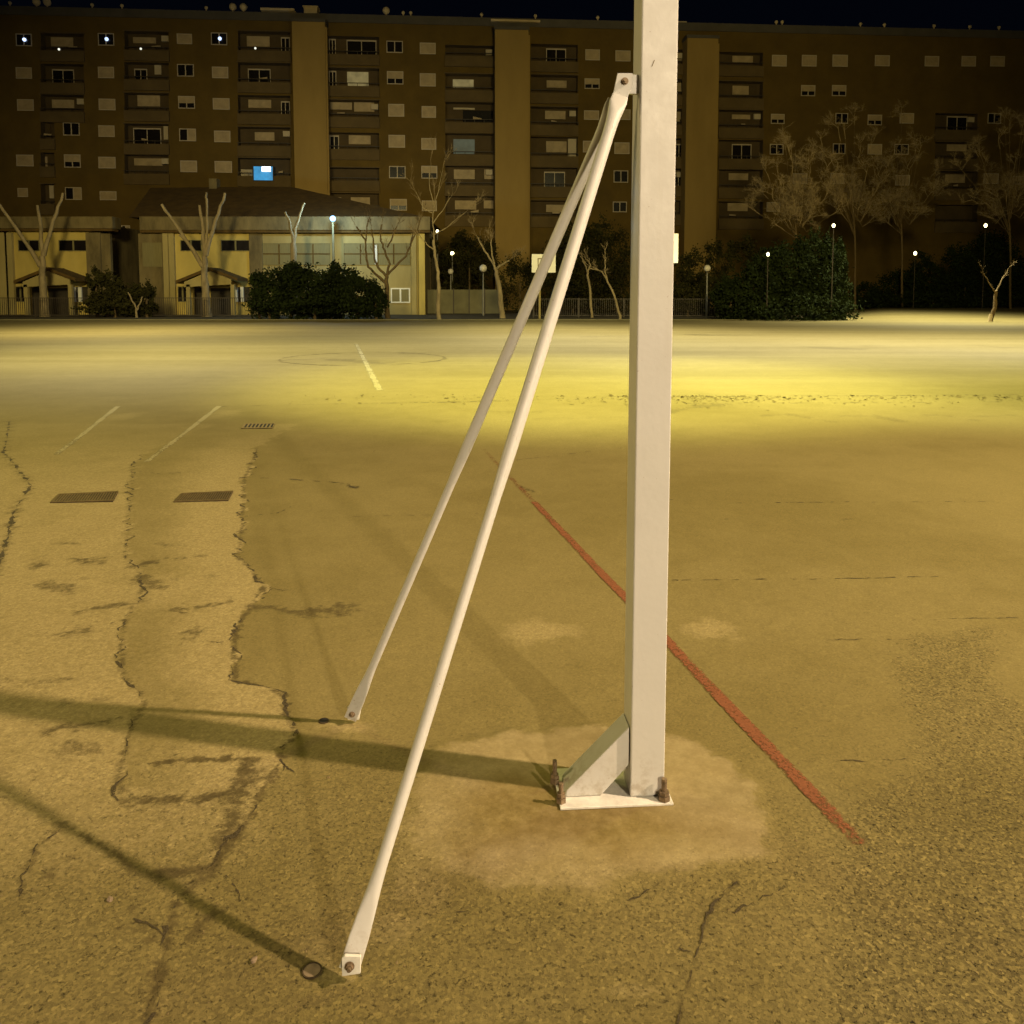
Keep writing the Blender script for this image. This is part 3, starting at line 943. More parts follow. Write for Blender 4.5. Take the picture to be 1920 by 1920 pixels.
def pebble(px, py_, r, label):
    c = g(px, py_); z = hz(c.x, c.y)
    bm = bmesh.new()
    bmesh.ops.create_icosphere(bm, subdivisions=2, radius=r)
    rr = random.Random(px)
    for v in bm.verts:
        v.co *= rr.uniform(.78, 1.15)
        v.co.z *= .75; v.co.x *= 1.35
    me_ = bpy.data.meshes.new('pebble'); bm.to_mesh(me_); bm.free(); me_.materials.append(M['stone'])
    o = bpy.data.objects.new('pebble', me_); COL.objects.link(o); o.location = (c.x, c.y, z + r * .55); o.rotation_euler.z = rr.uniform(0, 3)
    tag(o, label, 'pebble', 'pebbles on the asphalt')
pebble(206, 1693, .0068, 'small stone on the asphalt left of the long ground crack')
pebble(476, 1803, .0068, 'small stone on the asphalt between the ground crack and the near brace foot')

# ------------------------------------------------------------------ apartment block
FO = Vector((-47.0, 74.0, 0)); FD = Vector((98.0, 7.0, 0)).normalized(); FN = Vector((-FD.y, FD.x, 0))   # FN points into the building
frz = math.atan2(FD.y, FD.x)
def fp(x, y, d=0.0):
    r = ray(x, y); o = Vector((0, 0, HC))
    t = (FO + FN * d - o).dot(FN) / r.dot(FN)
    p = o + r * t - FO
    return p.dot(FD), p.z
apt = empty('apartment_building', FO, 'long dark brick apartment block with three pale stair towers and rows of shuttered windows', 'apartment building', rz=frz)

def rect(x0, y0, x1, y1):
    """pixel rectangle -> u0, u1, v0, v1 on the facade"""
    u0, v1 = fp(x0, y0); u1, v0 = fp(x1, y1)
    return u0, u1, v0, v1
VTOP = 0.25 * sum(fp(x, y)[1] for x, y in ((60, 28), (740, 42), (1400, 66), (1800, 68)))
UL, UR = fp(-70, 300)[0], fp(2020, 300)[0]

BALC = {  # column px range -> rows (top, bottom of the opening)
    (76, 158): [(62, 98), (119, 158), (177, 212)],
    (76, 103): [(226, 262), (286, 314), (345, 384)],
    (233, 317): [(58, 97), (116, 152), (174, 210), (232, 272), (290, 328)],
    (446, 545): [(58, 98), (117, 157), (178, 216), (238, 276), (296, 332)],
    (614, 711): [(67, 105), (127, 164), (187, 222), (248, 282), (314, 341), (362, 393)],
    (835, 926): [(84, 108), (138, 172), (191, 232), (250, 292), (311, 350), (366, 406)],
    (995, 1083): [(82, 118), (140, 177), (200, 237), (256, 295), (314, 352), (376, 408)],
    (1250, 1284): [(92, 122), (148, 180), (204, 236), (259, 296), (316, 350), (376, 404)],
    (1348, 1430): [(97, 126), (152, 187), (206, 242), (262, 300), (318, 354), (378, 412)],
    (1754, 1832): [(212, 246), (266, 300), (321, 357), (384, 418)],
}
holes = []
for (x0, x1), rows in BALC.items():
    for (y0, y1) in rows:
        holes.append((x0, x1, y0, y1) + rect(x0, y0, x1, y1))
us = sorted({UL, UR} | {round(h[k], 3) for h in holes for k in (4, 5)})
vs_ = sorted({-.2, VTOP} | {round(h[k], 3) for h in holes for k in (6, 7)})
wall = MB()
gi = {}
def gv(u, v):
    if (u, v) not in gi:
        gi[(u, v)] = len(wall.v); wall.v.append((u, 0, v))
    return gi[(u, v)]
for i in range(len(us) - 1):
    for j in range(len(vs_) - 1):
        uc, vc = (us[i] + us[i + 1]) / 2, (vs_[j] + vs_[j + 1]) / 2
        if any(h[4] < uc < h[5] and h[6] < vc < h[7] for h in holes):
            continue
        wall.f.append((gv(us[i], vs_[j]), gv(us[i + 1], vs_[j]), gv(us[i + 1], vs_[j + 1]), gv(us[i], vs_[j + 1])))
DEP = 12.0
wall.add([(UL, 0, -.2), (UL, DEP, -.2), (UL, DEP, VTOP), (UL, 0, VTOP)], [(0, 1, 2, 3)])
wall.add([(UR, 0, -.2), (UR, DEP, -.2), (UR, DEP, VTOP), (UR, 0, VTOP)], [(0, 1, 2, 3)])
wall.add([(UL, DEP, -.2), (UR, DEP, -.2), (UR, DEP, VTOP), (UL, DEP, VTOP)], [(0, 1, 2, 3)])
wall.build('wall', M['brick'], apt)
rf = MB()
rf.box((UL - .1, .25, VTOP + .003), (UR + .1, DEP, VTOP + .35))
rf_o = rf.build('roof', M['parapet'], apt)
pm = MB(); pm.box((UL - .1, -.12, VTOP + .003), (UR + .1, .247, VTOP + .75)); pm.build('parapet', M['parapet'], apt)

def abox(name, m, x0, y0, x1, y1, d0, d1, parent=apt, dref=0.0):
    u0, v1 = fp(x0, y0, dref); u1, v0 = fp(x1, y1, dref)
    q = MB(); q.box((u0, d0, v0), (u1, d1, v1))
    return q.build(name, m, parent)

# stair towers
for (x0, x1, y0, y1) in ((547, 609, 40, 590), (928, 991, 55, 590), (1289, 1347, 71, 590)):
    u0, v1 = fp((x0), y0, -1.6); u1, _ = fp(x1, y0, -1.6)
    q = MB(); q.box((u0, -1.6, -.2), (u1, -.003, v1))
    t = q.build('stair_tower', M['tower'], apt)
    q = MB(); q.box((u0 - .08, -1.7, v1 + .002), (u1 + .08, -.003, v1 + .28)); q.build('coping', M['parapet'], t)
    q = MB(); q.box((u1 + .002, -1.45, 0), (u1 + .16, -1.25, v1 - .4)); q.build('rain_pipe', M['tower'], t)

# roof gear
for (x0, y0, x1, y1) in ((490, 17, 553, 27), (920, 38, 1012, 50)):
    o = abox('roof_canopy', M['roofbox'], x0, y0, x1, y0 + 6, -.4, 3.0)
    u0, va = fp(x0 + 4, y0 + 6); u1, vb = fp(x1 - 4, y1 + 8)
    q = MB(); q.box((u0, .3, VTOP + .3), (u1, 2.6, va - .003)); q.build('canopy_housing', M['parapet'], o)
for (x0, y0, x1, y1) in ((566, 6, 591, 44), (1273, 36, 1291, 66)):
    u0, va = fp(x0, y0); u1, _ = fp(x1, y0)
    q = MB(); q.box((u0, 1.0, VTOP + .3), (u1, 2.2, va)); c = q.build('chimney', M['roofbox'], apt)
    q = MB(); q.box((u0 - .1, .9, va + .002), (u1 + .1, 2.3, va + .12)); q.build('chimney_cap', M['roofbox'], c)
for i, (x, y) in enumerate([(18, 20), (68, 22), (88, 24), (172, 20), (228, 20), (386, 20), (436, 22), (456, 23), (724, 37), (756, 34), (770, 35), (903, 46), (1004, 50), (1121, 48), (1456, 63), (1467, 63), (1614, 65), (1659, 64), (1752, 65), (1819, 65), (1874, 65)]):
    u, v = fp(x, y)
    v = max(v, VTOP + .95)
    q = MB(); r = .34 if i in (1, 2, 6, 7, 8) else .16
    q.tube([(u, .12, VTOP + .752), (u, .12, v)], [.06, .06], 8)
    q.sphere((u, .12, v + r * .8), r, 10, 7)
    q.build('roof_vent', M['roofbox'], apt)

def window(x, y, w, h, kind):
    u0, u1, v0, v1 = rect(x - w / 2, y - h / 2, x + w / 2, y + h / 2)
    f = .075
    q = MB()
    q.box((u0, -.05, v1 - f), (u1, .0, v1)); q.box((u0, -.07, v0), (u1, .0, v0 + f))
    q.box((u0, -.05, v0 + f), (u0 + f, .0, v1 - f)); q.box((u1 - f, -.05, v0 + f), (u1, .0, v1 - f))
    um = (u0 + u1) / 2
    if kind in 'OHPT': q.box((um - .045, -.045, v0 + f), (um + .045, -.002, v1 - f))
    wn = q.build('window', M['frame'], apt)
    a, b, c, d = u0 + f, u1 - f, v0 + f, v1 - f
    if kind == 'S':
        sh = MB(); n = 9
        for i in range(n):
            z0 = c + (d - c) * i / n; z1 = c + (d - c) * (i + .9) / n
            sh.add([(a, -.020, z0), (b, -.020, z0), (b, -.034, z1), (a, -.034, z1)], [(0, 1, 2, 3)])
            z2 = c + (d - c) * (i + 1) / n
            sh.add([(a, -.034, z1), (b, -.034, z1), (b, -.020, z2), (a, -.020, z2)], [(0, 1, 2, 3)])
        sh.build('shutter', M['shutter'], wn)
        return wn
    pn = MB(); pn.box((a, -.02, c), (um - .045, -.003, d)); pn.build('pane', M['glass'], wn)
    pn = MB(); pn.box((um + .045, -.02, c), (b, -.003, d)); 
    pn.build('pane', M['shutter'] if kind == 'P' else M['glass'], wn)
    if kind == 'H':
        sh = MB(); sh.box((a, -.046, c + (d - c) * .42), (b, -.022, d)); sh.build('shutter', M['shutter'], wn)
    if kind == 'T':
        q = MB(); q.sphere((um + .09, -.12, (v0 + v1) / 2), .16, 10, 8); q.build('lamp_reflection', M['star'], wn)  # glowing ball stands in for a lamp's reflection in the pane
    return wn

WIN = '''45,75,31,24,T 199,74,31,24,T 346,73,29,20,S 411,73,31,24,T 45,137,31,22,S 199,136,31,22,S 348,132,32,24,O 413,136,31,22,S 48,197,32,22,S 201,196,32,22,S 350,192,32,24,H 415,195,32,22,S
134,242,32,25,O 200,246,31,22,S 352,253,32,24,P 417,256,31,22,S 47,301,33,22,S 136,302,32,25,H 201,305,33,22,S 354,312,32,22,S 419,313,33,22,S 43,361,20,17,S 138,363,32,24,P 203,367,32,17,S 236,433,17,21,P 240,490,33,24,S
740,88,31,23,O 741,146,31,25,H 743,207,30,24,S 744,265,31,24,S 745,323,31,23,O 747,384,32,22,H 802,91,30,22,S 802,150,30,25,S 804,210,27,22,S 804,270,28,22,S 805,323,30,24,H 805,386,28,20,S
1111,103,27,21,S 1110,157,28,20,H 1109,216,28,18,S 1107,275,28,22,S 1105,331,28,20,S 1168,105,28,21,S 1168,161,28,20,S 1168,215,28,20,S 1166,278,28,22,S 1164,331,27,23,O 1162,388,26,20,O
1461,114,27,22,S 1517,114,27,22,S 1575,114,28,23,S 1654,114,27,21,S 1747,115,26,20,S 1816,115,26,20,S 1870,115,26,20,S 1515,170,26,21,H 1573,170,26,21,H 1458,223,25,19,H 1578,222,23,20,O 1864,222,24,20,O
1456,280,25,20,O 1573,279,23,20,O 1692,338,26,20,S 1450,388,25,18,S 1858,335,27,20,S 1912,338,24,16,H 1567,525,24,18,O 1848,525,24,18,O 1500,335,26,20,S 1570,335,26,20,S 1640,225,26,20,H 1640,280,26,20,S 1700,222,26,20,S 1690,280,26,20,O'''
for t in WIN.split():
    a = t.split(',')
    window(float(a[0]), float(a[1]), float(a[2]), float(a[3]), a[4])

FILL = [  # things seen inside the balconies: px rectangle, material, kind
    (96, 70, 138, 88, 'shutter'), (98, 130, 140, 158, 'O'), (98, 187, 140, 203, 'shutter'), (250, 70, 293, 82, 'shutter'), (252, 129, 277, 152, 'O'), (258, 178, 301, 200, 'shutter'),
    (250, 240, 303, 271, 'O'), (307, 236, 316, 262, 'pale_door'), (252, 297, 305, 311, 'shutter'), (463, 68, 506, 88, 'shutter'), (527, 70, 544, 97, 'O'), (465, 129, 508, 156, 'O'),
    (466, 187, 509, 203, 'shutter'), (527, 190, 544, 214, 'O'), (452, 318, 474, 331, 'pale_door'), (612.5, 73, 630, 103, 'O'), (650, 75, 706, 104, 'O'), (612.5, 133, 631, 163, 'O'), (651, 135, 691, 162, 'curtain_lit'),
    (620, 192, 660, 206, 'shutter'), (664, 192, 702, 210, 'shutter'), (618, 254, 636, 281, 'O'), (654, 254, 695, 271, 'shutter'), (658, 370, 694, 387, 'shutter'), (622, 370, 640, 379, 'shutter'),
    (849, 149, 888, 165, 'curtain_lit'), (850, 202, 890, 206, 'pale_door'), (868, 207, 924, 231, 'glass'), (850, 261, 890, 289, 'teal_lit'), (851, 318, 890, 336, 'shutter'), (908, 318, 925, 336, 'shutter'),
    (853, 376, 893, 393, 'shutter'), (907, 376, 925, 391, 'shutter'), (1024, 91, 1061, 117, 'O'), (1025, 151, 1062, 165, 'shutter'), (1022, 208, 1060, 224, 'shutter'), (1024, 265, 1062, 286, 'shutter'),
    (1065, 257, 1080, 294, 'pale_door'), (1020, 322, 1059, 351, 'O'), (1024, 384, 1060, 398, 'shutter'), (1373, 105, 1411, 119, 'shutter'), (1373, 161, 1403, 178, 'shutter'), (1372, 215, 1406, 224, 'shutter'),
    (1372, 270, 1408, 298, 'O'), (1366, 325, 1402, 338, 'shutter'), (1364, 381, 1401, 396, 'shutter'), (1775, 218, 1812, 244, 'O'), (1775, 271, 1811, 284, 'shutter'), (1772, 327, 1808, 343, 'shutter'),
    (1268, 100, 1282, 116, 'shutter'), (1268, 156, 1282, 172, 'shutter'), (1268, 210, 1282, 224, 'shutter'), (1266, 270, 1282, 295, 'O'), (1264, 324, 1282, 349, 'O'), (290, 120, 303, 140, 'pale_door'),
    (80, 232, 96, 250, 'recess'), (80, 294, 90, 312, 'shutter'), (93, 348, 102, 372, 'pale_door'), (478, 248, 515, 264, 'shutter'),
]
nb = 0
for h in holes:
    x0, x1, y0, y1, u0, u1, v0, v1 = h
    D = .85
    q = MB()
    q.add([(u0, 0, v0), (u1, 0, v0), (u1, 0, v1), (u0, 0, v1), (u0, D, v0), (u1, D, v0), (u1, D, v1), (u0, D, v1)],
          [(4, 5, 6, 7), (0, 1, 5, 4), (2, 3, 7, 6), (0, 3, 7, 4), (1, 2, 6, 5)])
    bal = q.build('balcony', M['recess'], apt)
    q = MB()                                                 # solid front wall, its top rail and a slab edge
    vb = v0 - (fp(x0, y0)[1] - fp(x0, y0 + 19)[1])
    q.box((u0 - .05, -.22, vb), (u1 + .05, -.003, v0 + .05))
    q.build('balcony_front', M['brick_dark'], bal)
    q = MB(); q.box((u0 - .05, -.20, v0 + .30), (u1 + .05, -.14, v0 + .36))
    for k in range(int((u1 - u0) / .9) + 1):
        uu = u0 + .02 + k * .9
        q.box((uu, -.19, v0 + .052), (uu + .05, -.15, v0 + .298))
    q.build('railing', M['rail'], bal)
    if nb % 3 != 1:
        q = MB(); q.box((u0 - .1, -.12, v1 + .002), (u1 + .1, -.003, v1 + .10)); q.build('lintel', M['brick_dark'], bal)
    if nb % 4 == 2:
        q = MB(); q.box((u1 - .75, .3, v1 - .75), (u1 - .12, .6, v1 - .25)); q.build('cooling_unit', M['pale_door'], bal)
    if nb % 3 == 0:
        q = MB()
        r_ = random.Random(nb)
        for k in range(1):
            uu = r_.uniform(u0 + .2, u1 - 1.0); ww = r_.uniform(.4, .9); q.add([(uu, .05, v0 + .35), (uu + ww, .05, v0 + .35), (uu + ww, .05, v0 + .35 + r_.uniform(.1, .3)), (uu, .05, v0 + .35 + r_.uniform(.1, .3))], [(0, 1, 2, 3)])
        q.build('laundry', M['shutter'], bal)
    nb += 1
    for (a0, b0, a1, b1, k) in FILL:
        if not (a0 >= x0 - 4 and a1 <= x1 + 4 and b0 >= y0 - 4 and b0 < y1):
            continue
        uu0, vv1 = fp(a0, b0, D); uu1, vv0 = fp(a1, min(b1, y1 + 6), D)
        uu0 = max(uu0, u0 + .01); uu1 = min(uu1, u1 - .01); vv1 = min(vv1, v1 - .01); vv0 = max(vv0, v0 + .02)
        if k == 'O':
            q = MB(); f = .07; um = (uu0 + uu1) / 2
            q.box((uu0, D - .08, vv1 - .12), (uu1, D - .003, vv1)); q.box((uu0, D - .08, vv0), (uu0 + f, D - .003, vv1 - .12)); q.box((uu1 - f, D - .08, vv0), (uu1, D - .003, vv1 - .12)); q.box((um - f / 2, D - .08, vv0), (um + f / 2, D - .003, vv1 - .12))
            q.build('balcony_door', M['frame'], bal)
            q = MB(); q.box((uu0 + f, D - .04, vv0), (um - f / 2, D - .004, vv1 - .12)); q.box((um + f / 2, D - .04, vv0), (uu1 - f, D - .004, vv1 - .12)); q.build('glass', M['glass'], bal)
        else:
            q = MB(); q.box((uu0, D - .09, vv0), (uu1, D - .003, vv1))
            q.build({'shutter': 'shutter', 'pale_door': 'door', 'curtain_lit': 'lit_curtain', 'teal_lit': 'lit_curtain', 'glass': 'glass'}.get(k, 'panel'), M[k], bal)
# blue lit window on the fifth floor, left of the first tower
u0, u1, v0, v1 = rect(477, 313, 513, 339)
q = MB(); q.box((u0, -.30, v0), (u1, -.24, v1)); bw = q.build('lit_window', M['bluepane'], apt)
q = MB(); q.box((u0 + .75, -.36, v1 - .46), (u0 + 1.55, -.302, v1 - .02)); q.build('lamp_tube', M['white_lit'], bw)
q = MB()
for (a0, a1, b0, b1) in ((u0 - .08, u1 + .08, v0 - .08, v0), (u0 - .08, u1 + .08, v1, v1 + .08), (u0 - .08, u0, v0, v1), (u1, u1 + .08, v0, v1)):
    q.box((a0, -.33, b0), (a1, -.23, b1))
q.build('frame', M['rail'], bw)
for (x, y) in ((113, 94), (266, 93), (480, 92)):
    u, v = fp(x, y); q = MB(); q.sphere((u, -.25, v), .10, 8, 6); q.build('balcony_lamp', M['pale_spot'], apt)

# ------------------------------------------------------------------ school building(s)
SY = 58.0
def sp_(x, y, d=0.0):
    return py(x, y, SY + d)
def sbox(name, m, x0, y0, x1, y1, d0, d1, root):
    a, b = sp_(x0, y1, d0), sp_(x1, y0, d0)
    q = MB(); q.box((a.x, SY + d0, max(a.z, 0)), (b.x, SY + d1, b.z))
    return child(q, name, m, root)
def swin(root, x0, y0, x1, y1, m='glass', mull=True, framed=False):
    a, b = sp_(x0, y1), sp_(x1, y0)
    f = .09 if framed else .05
    q = MB()
    q.box((a.x, SY - .05, b.z - f), (b.x, SY - .003, b.z)); q.box((a.x, SY - .07, a.z), (b.x, SY - .003, a.z + f))
    q.box((a.x, SY - .05, a.z + f), (a.x + f, SY - .003, b.z - f)); q.box((b.x - f, SY - .05, a.z + f), (b.x, SY - .003, b.z - f))
    c = (a.x + b.x) / 2
    if mull: q.box((c - .06, SY - .05, a.z + f), (c + .06, SY - .003, b.z - f))
    w = child(q, 'window', M['board'] if framed else M['louvre'], root)
    q = MB(); q.box((a.x + f, SY - .02, a.z + f), (b.x - f, SY - .004, b.z - f)); child(q, 'pane', M[m], w)
    return w
def yellow_part(root, o):
    """the yellow bay: o is the pixel offset from the right hand building"""
    sbox('yellow_wall', M['yellow'], 326 + o, 432, 470 + o, 592, 0, .3, root)
    for x0 in (309, 319):
        sbox('pilaster', M['conc_pale'], x0 + o, 436, x0 + 6 + o, 592, -.25, .3, root)
    sbox('pilaster', M['concrete'], 470 + o, 436, 491 + o, 592, -.12, .3, root)
    sbox('rain_pipe', M['darkwood'], 315.2 + o, 440, 318.8 + o, 590, -.2, .0, root)
    swin(root, 339 + o, 450, 378 + o, 471); swin(root, 415 + o, 450, 469 + o, 471)
    sbox('dark_door', M['darkwood'], 396 + o, 540, 436 + o, 592, -.06, -.003, root)
    sbox('dark_door', M['darkwood'], 366 + o, 540, 386 + o, 592, -.06, -.003, root)
    swin(root, 334 + o, 537, 352 + o, 566)
    for x0 in (440, 451):
        sbox('white_column', M['board'], x0 + o, 538, x0 + 5 + o, 566, -.16, -.01, root)
    sbox('dark_opening', M['darkwood'], 445.5 + o, 538, 450.5 + o, 566, -.05, -.003, root)
    sbox('dark_opening', M['darkwood'], 456.5 + o, 538, 468 + o, 566, -.05, -.003, root)
    # gabled porch roof
    D0, D1 = -2.4, -.28
    ap, l, r_ = sp_(391 + o, 501, D0), sp_(329 + o, 526, D0), sp_(445 + o, 521, D0)
    th = .22
    q = MB()
    q.prism([l, ap, Vector((ap.x, ap.y, ap.z - th)), Vector((l.x, l.y, l.z - th))], (0, D1 - D0, 0))
    q.prism([ap, r_, Vector((r_.x, r_.y, r_.z - th)), Vector((ap.x, ap.y, ap.z - th))], (0, D1 - D0, 0))
    p = child(q, 'porch_roof', M['tile'], root)
    q = MB(); q.prism([Vector((l.x + .5, SY - 2.2, l.z - .1)), Vector((ap.x, SY - 2.2, ap.z - th - .03)), Vector((r_.x - .5, SY - 2.2, r_.z - .1)), Vector((r_.x - .5, SY - 2.2, r_.z - .45)), Vector((l.x + .5, SY - 2.2, l.z - .45))], (0, .12, 0))
    child(q, 'porch_gable', M['conc_pale'], p)
    for xx in (354, 437):
        a = sp_(xx + o, 560, D0 + .3)
        q = MB(); q.box((a.x - .13, SY + D0 + .2, 0), (a.x + .13, SY + D0 + .46, r_.z - .46)); child(q, 'porch_post', M['conc_pale'], root)

def fascia(root, x0, x1, y0, y1):
    sbox('fascia', M['concrete'], x0, y0, x1, y1, -.75, .5, root)
    sbox('soffit', M['tile'], x0, y1 + .2, x1, y1 + 5, -.6, .3, root)

sc2 = empty('school_building', (sp_(520, 590).x, SY, 0), 'low school with yellow bay, louvred windows and concrete fascia behind the big bush', 'school building')
sbox('wall', M['concrete'], 264, 438, 309, 592, 0, .3, sc2)
yellow_part(sc2, 0)
sbox('wall', M['conc_pale'], 491, 438, 795, 592, 0, .3, sc2)
fascia(sc2, 262, 806, 406, 431)
for (x0, x1) in ((492, 619), (645, 769)):
    w = swin(sc2, x0, 456, x1, 497, 'louvre')
    a, b = sp_(x0, 477), sp_(x1, 475)
    q = MB(); q.box((a.x, SY - .055, a.z), (b.x, SY - .022, b.z)); child(q, 'transom', M['tile'], w)
    for t in (.25, .75):
        q = MB(); xx = a.x + (b.x - a.x) * t; lo, hi = sp_(x0, 495).z, sp_(x0, 458).z
        q.box((xx - .04, SY - .058, lo), (xx + .04, SY - .022, hi)); child(q, 'mullion', M['tile'], w)
sbox('pale_post', M['board'], 703, 459, 707, 496, -.14, -.075, sc2)
swin(sc2, 733, 540, 769, 568, 'louvre', True, True)
sbox('pilaster', M['conc_pale'], 772, 438, 780, 592, -.2, -.002, sc2)
sbox('pilaster', M['yellow'], 786, 438, 796, 592, -.3, -.002, sc2)
sbox('louvre_panel', M['louvre'], 268, 455, 303, 500, -.05, -.003, sc2)
# pitched tiled roof behind the fascia
rp = [py(264, 404, 60.5), py(282, 352, 66), py(545, 350, 66), py(760, 402, 62), py(806, 408, 60.5)]
q = MB()
base_z = sp_(300, 406, .5).z - .05
f0, f1, k0, k1, k2 = Vector((rp[0].x, 58.6, base_z)), Vector((rp[4].x, 58.6, base_z)), rp[1], rp[2], rp[3]
b0, b1 = Vector((rp[0].x, 72, base_z)), Vector((rp[4].x, 72, base_z))
q.add([f0, f1, k1, k0, b0, b1], [(0, 1, 2, 3), (0, 3, 4), (1, 5, 2), (4, 3, 2, 5), (0, 4, 5, 1)])
ro = child(q, 'tiled_roof', M['tile'], sc2)
q = MB(); c0, c1 = py(395, 336, 66), py(410, 360, 66); q.box((c0.x, 65.6, c1.z - .4), (c1.x, 66.4, c0.z)); child(q, 'chimney', M['concrete'], ro)

sc1 = empty('school_building', (sp_(80, 590).x, SY, 0), 'smaller school wing with yellow wall and gabled porch at the left edge of the photo', 'school building')
yellow_part(sc1, -304)
sbox('wall', M['concrete'], 187, 438, 206, 592, 0, .3, sc1)
sbox('wall', M['conc_pale'], -60, 438, 4, 592, 0, .3, sc1)
fascia(sc1, -70, 210, 406, 428)
q = MB(); a, b = sp_(-70, 440), sp_(175, 406)
q.box((a.x, SY + .52, 0), (b.x, SY + 9, b.z - .4)); child(q, 'back_block', M['concrete'], sc1)
q = MB(); a, b = sp_(300, 440), sp_(795, 406)
q.box((a.x, SY + .52, 0), (b.x, SY + 9, b.z - .6)); child(q, 'back_block', M['concrete'], sc2)

# ------------------------------------------------------------------ fences
def rail_fence(x0, x1, Yd, ytop, ybase, label, gap=.13, bar=.012, m='rail'):
    a, b = py(x0, ytop, Yd), py(x1, ytop, Yd)
    r = empty('metal_fence', ((a.x + b.x) / 2, Yd, 0), label, 'fence')
    top = a.z
    q = MB(); q.box((a.x, Yd - .02, top - .04), (b.x, Yd + .02, top)); q.box((a.x, Yd - .02, .12), (b.x, Yd + .02, .16)); child(q, 'rails', M[m], r)
    q = MB(); n = int((b.x - a.x) / gap)
    for i in range(n):
        x = a.x + gap * (i + .5); q.box((x - bar, Yd - bar, .161), (x + bar, Yd + bar, top - .041))
    child(q, 'bars', M[m], r)
    n = max(2, int((b.x - a.x) / 2.5))
    for i in range(n + 1):
        x = a.x + (b.x - a.x) * i / n; q = MB(); q.box((x - .035, Yd - .055, 0), (x + .035, Yd - .021, top + .05)); child(q, 'fence_post', M[m], r)
rail_fence(-40, 172, 51.5, 558, 588, 'thin dark metal railing in front of the left yellow school wing')
rail_fence(286, 470, 51.5, 558, 588, 'thin dark metal railing in front of the gabled porch beside the big bush')
rail_fence(1000, 1340, 50.5, 560, 592, 'thin dark metal railing under the trees behind the white backboard')
# solid panel fence, centre
Yp = 60
a, b = py(792, 543, Yp), py(938, 543, Yp)
pf = empty('panel_fence', ((a.x + b.x) / 2, Yp, 0), 'grey green solid panel fence right of the school corner behind the pale trunk', 'fence')
n = 5
for i in range(n):
    x0 = a.x + (b.x - a.x) * i / n; x1 = a.x + (b.x - a.x) * (i + 1) / n
    q = MB(); q.box((x0 + .04, Yp, .05), (x1 - .04, Yp + .06, a.z)); child(q, 'panel', M['panel'], pf)
    q = MB(); q.box((x0 - .04, Yp - .03, 0), (x0 + .04, Yp + .09, a.z + .08)); child(q, 'fence_post', M['rail'], pf)

# ------------------------------------------------------------------ lamps
def lamp(px, ytop, ybase, Yd, label, head, m, size, pole_m='pole', group=None, pole_r=.05):
    t = py(px, ytop, Yd)
    r = empty('street_lamp', (t.x, Yd, 0), label, 'street lamp', group)
    q = MB(); q.tube([(t.x, Yd, 0), (t.x, Yd, t.z * .5), (t.x, Yd, t.z - size * .9)], [pole_r * 1.3, pole_r, pole_r * .8], 8); child(q, 'pole', M[pole_m], r, smooth=True)
    q = MB()
    if head == 'globe':
        q.sphere(t, size, 16, 10)
    elif head == 'lantern':
        q.tube([t - Vector((0, 0, size * 1.1)), t - Vector((0, 0, size * .2)), t + Vector((0, 0, size * .5)), t + Vector((0, 0, size))], [size * .35, size * .8, size * .75, size * .25], 10)
    else:
        q.box((t.x - size * .7, Yd - size * .5, t.z - size), (t.x + size * .7, Yd + size * .2, t.z + size))
    child(q, 'lamp_glass', M[m], r, smooth=head != 'box')
    if head == 'lantern':
        q = MB(); q.tube([t + Vector((0, 0, size * 1.01)), t + Vector((0, 0, size * 1.35))], [size * .95, size * .2], 10); child(q, 'lamp_cap', M['rail'], r)
    q = MB(); q.tube([t - Vector((0, 0, size * 1.3)), t - Vector((0, 0, size * .95))], [size * .3, size * .5], 8); child(q, 'collar', M['rail'], r)
    return t
led = lamp(624, 410, 590, 55.5, 'tall street lamp shining blue white in front of the school roof', 'globe', 'led', .20, 'panel', pole_r=.09)
lamp(906, 503, 590, 55, 'white unlit globe lamp on a thin pole beside the forked pale tree', 'globe', 'globe', .26)
lamp(845, 509, 590, 62, 'dim unlit globe lamp in front of the panel fence', 'globe', 'globe', .22)
lamp(1326, 503, 600, 50, 'unlit globe lamp on a thin pole right of the white goal post', 'globe', 'globe', .21)
lamp(820, 434, 590, 64, 'white lit lantern close to the pale trunk top', 'lantern', 'warm', .14)
lamp(807, 433, 590, 63.5, 'tiny blue white lamp left of the pale trunk top', 'globe', 'white_lit', .10)
lamp(848, 475, 590, 66, 'warm yellow lit lamp glowing inside the dark evergreen crown', 'globe', 'warm', .15)
for (x, y, Yd, lb) in ((1440, 477, 45.4, 'warm lit lamp in front of the dark hedge, nearest to the white goal post'), (1563, 423, 45.4, 'warm lit lamp standing above the top of the near dark hedge'),
                       (1716, 475, 60.5, 'warm lit lamp between two bushes of the far hedge'), (1848, 423, 60.5, 'warm lit lamp high above the far hedge near the right edge')):
    lamp(x, y, 590, Yd, lb, 'lantern', 'warm', .105 if Yd < 50 else .14, 'rail', 'warm lit lamps along the hedges', .025)

